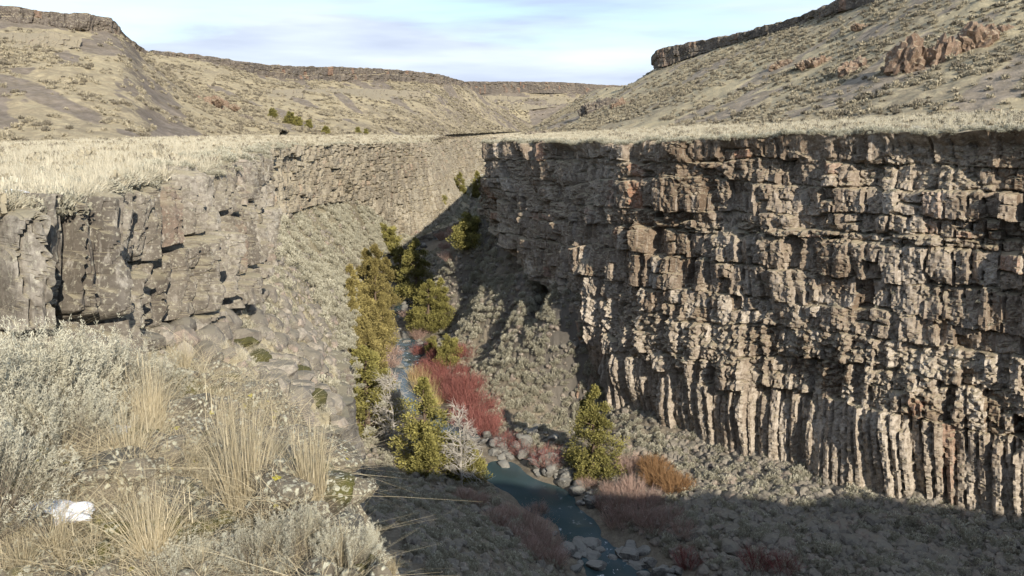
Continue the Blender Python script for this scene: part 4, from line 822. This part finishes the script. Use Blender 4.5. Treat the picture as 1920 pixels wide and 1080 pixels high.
tree(690, 815, 1, 1.5, 'nearest dark green juniper of the row on the left river bank', 1.3)
for (px, py, k, s_, w_, lb) in [(655, 785, 0, 1.5, 1.1, 'golden juniper second from the near end of the left bank row'), (690, 760, 1, 1.45, 1.1, 'golden juniper third from the near end of the left bank row'), (665, 725, 0, 1.6, 1.15, 'broad golden juniper in the middle of the left bank row'), (690, 690, 1, 1.6, 1.2, 'golden juniper left of the midstream rapids'), (672, 660, 0, 1.5, 1.1, 'golden juniper behind the one left of the midstream rapids'), (704, 632, 2, 1.6, 1.2, 'tall golden juniper leaning over the narrow blue water'), (685, 615, 1, 1.7, 1.2, 'golden juniper near the far end of the left bank row'), (706, 585, 0, 1.7, 1.2, 'yellowish juniper at the far end of the left bank row'), (690, 570, 1, 1.6, 1.1, 'brownish juniper against the sage slope at the back of the row'), (668, 585, 1, 1.3, 1.1, 'leftmost golden juniper against the sage slope'), (660, 700, 2, 1.6, 1.3, 'golden juniper at the brink side of the row middle'), (655, 750, 1, 1.5, 1.3, 'golden juniper hugging the brink near the row front'), (660, 635, 0, 1.6, 1.3, 'golden juniper hugging the brink behind the row middle'), (715, 655, 1, 1.2, 1.2, 'lower golden juniper nearest the blue water')]: tree(px, py, k, s_, lb, w_, True)
tree(782, 565, 0, 1.7, 'juniper with sunlit top and shaded foot right of the river', 1.35)
tree(805, 624, 1, 1.35, 'large dark shaded juniper on the right bank above the red willows', 1.3)
tree(828, 612, 0, 1.1, 'dark shaded juniper beside the slope on the right bank', 1.2)
tree(752, 530, 1, 1.2, 'shaded juniper behind the sunlit-topped juniper', 1.1)
tree(728, 480, 3, 2.0, 'dark juniper at the foot of the sage slope by the shadow', 1.2)
tree(885, 465, 3, 1.5, 'low dark juniper on the shaded right slope', 1.4)
tree(862, 380, 1, 1.9, 'small sunlit juniper far upstream at the foot of the left wall')
tree(820, 418, 3, 2.4, 'dark juniper in the shadow at the far left wall', 1.2)
tree(895, 372, 1, 1.8, 'dark juniper far upstream under the right wall corner')
tree(1088, 905, 3, .45, 'knee-high yellow juniper shrub on the pool bank')
# bush-like junipers on the hill foot of the left bench
for (px, py, s_, lb) in [(515, 218, .9, 'leftmost dark juniper of the little row at the left hill foot'), (545, 227, 1.0, 'second dark juniper of the little row at the left hill foot'), (560, 231, .8, 'third dark juniper of the little row at the left hill foot'), (580, 236, .75, 'fourth dark juniper of the little row at the left hill foot'), (612, 247, .7, 'lone dark juniper on the bench at the end of the hill row'), (672, 246, .6, 'tiny juniper on the bench above the far left wall'), (688, 247, .5, 'rightmost tiny juniper on the bench above the far left wall')]:
    tree(0, 0, 3, s_, lb, 1.3, z=on_grid(PH2 if px > 500 else PH1, px, py))
DEAD = [shape('dead_tree_wood', deadtree(5, 6.6), M_deadwood), shape('dead_tree_wood', deadtree(6, 6.0), M_deadwood), shape('dead_tree_wood', deadtree(8, 4.5), M_deadwood)]
for (px, py, k, s_, lb) in [(866, 912, 0, 1.25, 'bare white dead tree with spreading branches beside the pool'), (738, 835, 1, 1.35, 'bare grey dead tree leaning over the river on the left bank'), (790, 548, 2, .8, 'small bare grey snag in front of the dark juniper')]:
    p = hit(px, py); e = obj('dead_tree', None, loc=p - (0, 0, .1), rot=(0, 0, rng.uniform(0, 6)), scl=s_, label=lb, cat='dead tree'); obj('branches', DEAD[k], e)
WRED = [shape('red_willow', willow(10 + q, 170, 2.3 + .3 * q, .5 + .12 * q, .017), M_willow_red) for q in range(4)]; WPINK = [shape('bare_willow', willow(20 + q, 190, 2.3, .5 + .1 * q, .017), M_willow_pink) for q in range(3)]; WRUST = [shape('rust_willow', willow(30, 420, 1.8, .8), M_willow_rust)]; WREED = [shape('reeds', tuft(35, 500, 1.5, .5, .016, 3, .8), M_reed)]
def bushes(name, meshes, spots, label, cat, group, seed):
    r = np.random.default_rng(seed)
    for (px, py, s_) in spots: p = hit(px, py); obj(name, meshes[r.integers(len(meshes))], loc=p - (0, 0, .1), rot=(0, 0, r.uniform(0, 6.28)), scl=(s_, s_, s_ * r.uniform(.75, 1)), label=label, cat=cat, group=group)
rw = np.random.default_rng(77); red_spots = []
for (x0, y0, x1, y1, k) in [(790, 690, 890, 700, 9), (800, 715, 910, 735, 12), (830, 750, 910, 765, 10), (850, 785, 925, 800, 8), (890, 815, 935, 812, 4), (780, 668, 880, 672, 7)]:
    red_spots += [(x0 + (x1 - x0) * t + rw.normal(0, 9), y0 + (y1 - y0) * t + rw.normal(0, 9), rw.uniform(.6, 1.35)) for t in (np.arange(k) + .5) / k]
bushes('red_willow', WRED, red_spots, 'bright red bare willow in the thicket on the sunlit right bank', 'willow', 'red willows on the right bank', 1)
for spot, lb in [((950, 838, .7), 'left low reddish willow among the boulders above the pool'), ((975, 850, .6), 'middle low reddish willow among the boulders above the pool'), ((1025, 872, .85), 'right low reddish willow among the boulders above the pool')]: bushes('red_willow', WRED, [spot], lb, 'willow', 'low red willows among boulders', 2)
bushes('bare_willow', WPINK, [(1170, 960, 1.4), (1200, 985, 1.4), (1145, 930, 1.1), (1180, 885, 1.3), (1225, 1000, 1.2), (1255, 985, 1.1), (1100, 915, .7), (1035, 880, .8), (1155, 985, 1.2), (1185, 930, 1.2), (1215, 955, 1.2), (1130, 955, .9), (1280, 1010, 1.0)], 'pinkish bare willow on the right bank of the pool', 'willow', 'pink willows right of the pool', 3)
bushes('bare_willow', WPINK, [(1005, 1010, 1.1), (1025, 1035, 1.1), (985, 1030, 1.0), (960, 1010, .9), (1040, 1060, 1.0), (930, 985, .9), (1010, 965, .7), (980, 985, 1.0), (1000, 1050, 1.0), (950, 970, .8), (900, 950, .8), (870, 935, .8)], 'shaded mauve willow on the near left bank of the pool', 'willow', 'mauve willows on the near bank', 4)
for spot, lb in [((735, 672, 1.3), 'farthest of three peach willows beside the midstream rapids'), ((727, 692, 1.4), 'middle of three peach willows beside the midstream rapids'), ((722, 722, 1.2), 'nearest of three peach willows beside the midstream rapids')]: bushes('bare_willow', WPINK, [spot], lb, 'willow', 'peach willows on the left bank', 5)
bushes('bare_willow', WPINK, [(770, 600, 1.5), (785, 635, 1.3), (835, 470, 1.8), (845, 490, 1.6), (830, 450, 2.0), (780, 455, 1.9), (850, 440, 1.8), (815, 446, 1.8), (770, 470, 1.5)], 'dull purple willow in the shade along the upstream river', 'willow', 'shaded willows upstream', 6)
for spot, lb in [((1225, 885, 1.2), 'rust orange brush behind the others under the right wall'), ((1238, 910, 1.4), 'rust orange brush in the middle under the right wall'), ((1268, 925, 1.3), 'rust orange brush farthest right under the right wall')]: bushes('rust_willow', WRUST, [spot], lb, 'brush', 'rust brush under the right wall', 7)
for spot, lb in [((786, 716, 1.9), 'farthest clump of tan reeds at the water edge'), ((798, 740, 2.0), 'middle clump of tan reeds at the water edge'), ((812, 758, 1.7), 'nearest clump of tan reeds at the water edge')]: bushes('reeds', WREED, [spot], lb, 'reeds', 'reeds at the water edge', 8)
for spot, lb in [((1290, 1065, .9), 'left reddish willow at the bottom of the shaded talus'), ((1420, 1072, 1.0), 'middle reddish willow at the bottom of the shaded talus'), ((1470, 1076, .9), 'right reddish willow at the bottom of the shaded talus')]: bushes('bare_willow', WRED, [spot], lb, 'willow', 'willows at the bottom edge', 9)

# ------------------------------------------------------------------ outcrops on the hills
def outcrop(name, c, size, seed, mat, label, n=6, group=None):
    """craggy outcrop: fluted, cracked crags rising from one base"""
    r = np.random.default_rng(seed); e = obj(name, None, loc=c, label=label, cat='rock outcrop', group=group)
    for q in range(n):
        v, f = boulder(seed * 10 + q, 4, 18, (1, 1, 1), .2, .1); az = np.arctan2(v[:, 1], v[:, 0])
        g1, g2, wi_ = worley(az * 2.1 + .3 * vn(v[:, 2] * 2, az, seed), v[:, 2] * .9 + 7.7 * q, seed + q)
        v = v * (1 + .28 * (wi_ - .5) - .22 * np.exp(-((g2 - g1) / .12) ** 2) + .1 * fbm(az * 4, v[:, 2] * 5, 3, seed))[:, None]
        t = (q + .5) / n * 2 - 1; k = r.uniform(.75, 1.2)
        off = np.array([t * size[0] * .5 + r.normal(0, .05) * size[0], r.uniform(-.3, .5) * size[1] * .5, -.12 * size[2] + r.uniform(-.15, .1) * size[2] * .4])
        obj('crag', mesh('crag', v, f, mat, {'tint': ('FACE', np.clip(r.uniform(.2, .7) + .3 * (wi_[f[:, 0]] - .5), 0, 1))}), e, loc=off, rot=(r.normal(0, .12), r.normal(0, .12), r.uniform(0, 6)), scl=(size[0] / n * 1.25 * k, size[1] * .55 * k, size[2] * .45 * k * (1 - .3 * abs(t))))
for k, (px, py, sz, lb, n_c) in enumerate([(1752, 112, (10, 6, 11), 'largest red-brown rock outcrop high on the right hillside', 4), (1858, 66, (7, 5, 8), 'red-brown outcrop right of the largest one near the top right corner', 3), (1612, 124, (5.6, 4, 7), 'dark-sided brown outcrop left of the largest one on the right hillside', 3), (1528, 116, (7, 4, 4.4), 'low brown outcrop in the middle of the right hillside', 4), (1462, 120, (4, 3, 4), 'small brown outcrop farthest left of the hillside group', 2), (1622, 45, (4, 2.5, 2.4), 'small reddish knob above the brown outcrops', 3), (1670, 122, (2, 1.6, 1.8), 'small reddish boulder below the largest outcrop', 2), (1868, 204, (1.0, .8, .8), 'small dark boulder at the hill foot near the right edge', 2)]):
    outcrop('rock_outcrop', on_grid(PHR, px, py), sz, 50 + k, M_redrock, lb, n_c)
for k, (G, px, py, sz, lb, mt, n_c) in enumerate([(PHR, 1132, 196, (12, 7, 10), 'dark rock tower where the right hill meets the far canyon', M_hillrock, 4), (PHR, 1165, 192, (6, 4, 7), 'reddish crag right of the dark rock tower', M_redrock, 3), (PHR, 1012, 248, (7, 4, 4.5), 'small dark rock at the foot of the right hill in the gap', M_hillrock, 3), (PH1, 385, 185, (9, 3, 5), 'brown crag on the shoulder of the left hill', M_redrock, 4), (PH1, 425, 197, (7, 3, 3.4), 'lower brown crag on the shoulder of the left hill', M_redrock, 4), (PH1, 463, 208, (2.4, 2, 2.6), 'small dark boulder at the end of the brown crags', M_hillrock, 2), (PLb, 262, 270, (1.5, 1.0, 1.0), 'small dark boulder on the left bench below the hill', M_hillrock, 2)]):
    outcrop('rock_outcrop', on_grid(G, px, py), sz, 70 + k, mt, lb, n_c)

# ------------------------------------------------------------------ foreground: rocks, snow, sagebrush, bunchgrass
def lz(x, y): return float(ledge_z(np.array([x]), np.array([y]))[0])
def led(px, py):
    d = ray(px, py); yy_ = np.linspace(1.5, 14, 1500); p = d[None] * (yy_ / d[1])[:, None]; z = ledge_z(p[:, 0], p[:, 1], False); b = np.nonzero(p[:, 2] < z)[0]; q = p[b[0]] if len(b) else p[-1]
    return q[0], q[1], lz(q[0], q[1])
FG = [(660, 835, 0.24, (1.2, .9, .40), 'flat cracked lichen rock at the outer edge of the ledge', M_lichen), (610, 835, 0.26, (1, .9, .5), 'lichen rock behind the right grass tufts', M_lichen), (625, 905, 0.20, (1, 1, .55), 'pale lichen-crusted rock at the drop beside the pale tuft', M_lichen), (655, 970, 0.17, (1, 1, .6), 'yellow-lichened rock at the right drop of the ledge', M_lichen), (400, 790, 0.34, (1.1, .8, .5), 'lichen rock behind the tall yellow tuft', M_lichen), (360, 870, 0.20, (1, .9, .7), 'mottled lichen rock left of the tall yellow tuft', M_lichen), (500, 930, 0.20, (1.2, .9, .55), 'low mossy rock below the tall yellow tuft', M_lichen), (130, 990, 0.11, (1, .9, .8), 'small dark rock beside the snow patch', M_lichen_dark), (185, 1000, 0.09, (1.2, .8, .6), 'slaty dark stone right of the snow patch rock', M_lichen_dark), (850, 1105, 0.08, (1.3, .9, .6), 'lichen rock peeking in at the bottom edge', M_lichen), (560, 775, 0.30, (1.2, .8, .4), 'weathered slab above the pale tuft near the brink', M_lichen), (440, 1040, 0.13, (1.4, .9, .5), 'dark mossy stone at the bottom between grass tufts', M_lichen_dark), (640, 1010, 0.12, (1.1, .9, .6), 'grey stone behind the bottom sagebrush', M_lichen_dark)]
FG += [(330, 830, .20, (1.2, .9, .5), 'low lichen rock left of the rock behind the yellow tuft', M_lichen), (450, 850, .24, (1.2, .9, .6), 'grey lichen boulder just behind the yellow tuft', M_lichen), (530, 860, .22, (1, 1, .6), 'lichen rock right of the yellow tuft', M_lichen), (560, 940, .20, (1.2, 1, .6), 'pale lichen rock between the yellow and pale tufts', M_lichen), (600, 985, .16, (1, .9, .6), 'small lichen rock at the foot of the pale tuft', M_lichen), (420, 985, .16, (1.1, .9, .6), 'mossy stone left of the yellow tuft foot', M_lichen_dark), (340, 960, .14, (1, .8, .6), 'dark stone between the fanning and yellow tufts', M_lichen_dark), (690, 900, .15, (1, .8, .8), 'lichen knob at the brink of the ledge', M_lichen), (480, 790, .26, (1.3, .8, .45), 'slab of lichen rock above the yellow tuft', M_lichen), (230, 930, .12, (1.1, .9, .6), 'dark stone beside the shaded straw tuft', M_lichen_dark), (70, 1010, .12, (1.2, .9, .6), 'dark stone below the snow patch', M_lichen_dark), (540, 1010, .13, (1.2, .9, .6), 'lichen stone above the bottom sagebrush', M_lichen)]
for k, (px, py, r_, sq, lb, mt) in enumerate(FG):
    x, y, z = led(px, py); v, f = boulder(700 + k, 5, 14, sq, .10, .05); obj('ledge_rock', mesh('ledge_rock', v, f, mt), loc=(x, y, z - .12 * r_), rot=(0, 0, k * 1.3), scl=r_, label=lb, cat='rock')
def snow(px, py, w, d, h, label, p=None, seed=0):
    x, y, z = led(px, py) if p is None else p; D, f = ICO[4]; v = D[:, :] * (np.array([w, d, h]) * (1 + .75 * fbm(D[:, 0] * 1.9 + seed, D[:, 1] * 1.9, 4, 5 + seed))[:, None]); v[:, 2] = np.maximum(v[:, 2], -.3 * h)
    obj('snow_patch', mesh('snow_patch', v, f, M_snow, smooth=True), loc=(x, y, z + .02), label=label, cat='snow')
snow(100, 1008, .20, .09, .032, 'white snow patch at the foot of the left sagebrush')
snow(228, 862, .075, .06, .04, 'small snow remnant behind the middle grass tuft', seed=2)
q_ = U(0, 384, 15.6); snow(0, 0, .45, .25, .07, 'thin snow strip on the rim at the left edge', (q_[0], q_[1], q_[2] + .2), 3)
q_ = U(55, 345, 20); snow(0, 0, .5, .3, .08, 'snow scrap in the grass of the left bench', (q_[0], q_[1], q_[2] - .05), 4)
SN = []
for q in range(3):
    lf, wd = sage_near(q + 3); SN.append((shape('sage_leaves', lf, M_sage), shape('sage_stems', wd, M_twig)))
sages = [(60, 850, .85, 'large silvery sagebrush at the left edge behind the snow'), (190, 815, .7, 'silvery sagebrush left of center in front of the rock wall'), (0, 930, .65, 'silvery sagebrush at the left edge beside the snow'), (130, 900, .5, 'silvery sagebrush directly above the snow patch'), (275, 795, .5, 'silvery sagebrush farthest right of the left thicket'), (-40, 830, .85, 'tall sagebrush at the left edge against the rock wall'), (110, 800, .72, 'sagebrush tip rising in front of the dark rock crevice'), (-30, 1040, 0.6, 'sagebrush filling the lower left corner'), (560, 1080, .33, 'twiggy sagebrush at the bottom edge below the pale tuft'), (650, 1090, .30, 'twiggy sagebrush at the bottom edge near the drop'), (480, 1095, .27, 'small twiggy sagebrush at the bottom middle'), (350, 1095, .3, 'small sagebrush at the bottom edge below the middle tuft'), (-70, 900, .85, 'sagebrush cut off by the left edge')]
for k, (px, py, s_, lb) in enumerate(sages):
    x, y, z = led(px, py); e = obj('sagebrush', None, loc=(x, y, z - .05), rot=(0, 0, k * 2.1), scl=s_, label=lb, cat='sagebrush'); obj('leaves', SN[k % 3][0], e); obj('stems', SN[k % 3][1], e)
GT = [shape('bunchgrass_blades', tuft(200 + q, 360 - 40 * q, .58, .26 + .16 * q, .0021, 5, .08, True), M_grass) for q in range(4)]
tufts = [(460, 985, 1, .98, 'tall bright yellow bunchgrass tuft on the lichen rock'), (590, 1000, 0, .78, 'pale upright bunchgrass tuft left of the drop'), (285, 1060, 2, .78, 'wide fanning bunchgrass tuft at the bottom middle left'), (290, 850, 1, .85, 'straw bunchgrass tuft behind the fanning tuft'), (160, 880, 2, .62, 'brownish bunchgrass tuft right of the left sagebrush'), (390, 940, 3, .5, 'small thin bunchgrass tuft left of the tall yellow one'), (300, 800, 3, .7, 'loose straw tuft below the rock slope'), (40, 1085, 3, .42, 'yellowish grass tuft in the lower left corner'), (250, 920, 3, .75, 'shaded straw tuft beside the small snow remnant'), (700, 1070, 1, .34, 'sparse arching grass at the edge of the drop'), (640, 1085, 1, .42, 'dense straw grass at the bottom edge near the drop'), (560, 1060, 3, .45, 'thin straw grass at the bottom edge'), (735, 1095, 2, .36, 'bent grass blades rightmost at the bottom edge'), (520, 880, 3, .4, 'little grass tuft behind the tall yellow one'), (350, 760, 3, .6, 'pale grass tuft on the brink beside the sagebrush thicket'), (110, 1065, 3, .5, 'drooping grass near the bottom left dark soil'), (200, 800, 0, .6, 'straw grass between sagebrush thicket and rock')]
for k, (px, py, q, s_, lb) in enumerate(tufts):
    x, y, z = led(px, py); obj('bunchgrass', GT[q], loc=(x, y, z - .02), rot=(0, 0, k * 1.7), scl=(.85 * s_, .85 * s_, s_ * (1.12 if k == 0 else .85)), label=lb, cat='grass tuft')
M_moss, n_, l_, p_ = nmat('dark_moss'); p_.inputs['Roughness'].default_value = 1; l_.new(mixc(n_, l_, noise(n_, l_, 4, 4, .7, coords(n_, l_)), (.035, .035, .012), (.12, .11, .035)), p_.inputs['Base Color']); bump(n_, l_, p_, noise(n_, l_, 12, 4, .7, coords(n_, l_)), .05)
for k, (px, py, r_, lb) in enumerate([(435, 548, .45, 'dark green moss cushion high on the left slope'), (455, 640, .35, 'dark moss cushion in the middle of the left slope'), (485, 668, .3, 'small dark moss cushion right of the middle one'), (172, 640, .22, 'green moss cushion at the foot of the near left wall'), (575, 745, .4, 'broad dark moss cushion low on the left slope'), (395, 712, .25, 'moss cushion on the slope behind the ledge'), (560, 690, .25, 'lone moss cushion near the brink of the left slope')]):
    v, f = boulder(800 + k, 3, 6, (1.2, 1, .55), .25, .1); obj('moss_cushion', mesh('moss_cushion', v, f, M_moss), loc=on_grid(PA, px, py), rot=(0, 0, k), scl=r_ * 1.4, label=lb, cat='moss')
# litter: fallen blades, pebbles, low cushions
p, nr = scatter_points(PE, 2600, lambda c, nr: (edge_sd(c[..., 0], c[..., 1]) < -.12) / np.maximum(c[..., 1], 2) ** 1.2, 41, .04)
LIT = [shape('grass_litter', tuft(300 + q, 14, .28, 2.6, .0016, 3, .06), M_grass) for q in range(3)]
stuff('grass_litter', LIT, p, rng.uniform(.3, .9, len(p)), ('fallen and short straw grass over the ledge', 'grass'), .35, 42)
p, nr = scatter_points(PE, 1500, lambda c, nr: (edge_sd(c[..., 0], c[..., 1]) < -.12) / np.maximum(c[..., 1], 2) ** 1.2, 43, .04)
PEB = [rockmesh('ledge_pebble', 400 + q, M_lichen, sub=2) for q in range(3)]
stuff('ledge_pebbles', PEB, p, .012 + .07 * rng.uniform(0, 1, len(p)) ** 3, ('small lichened stones scattered over the ledge', 'stones'), .6, 44)
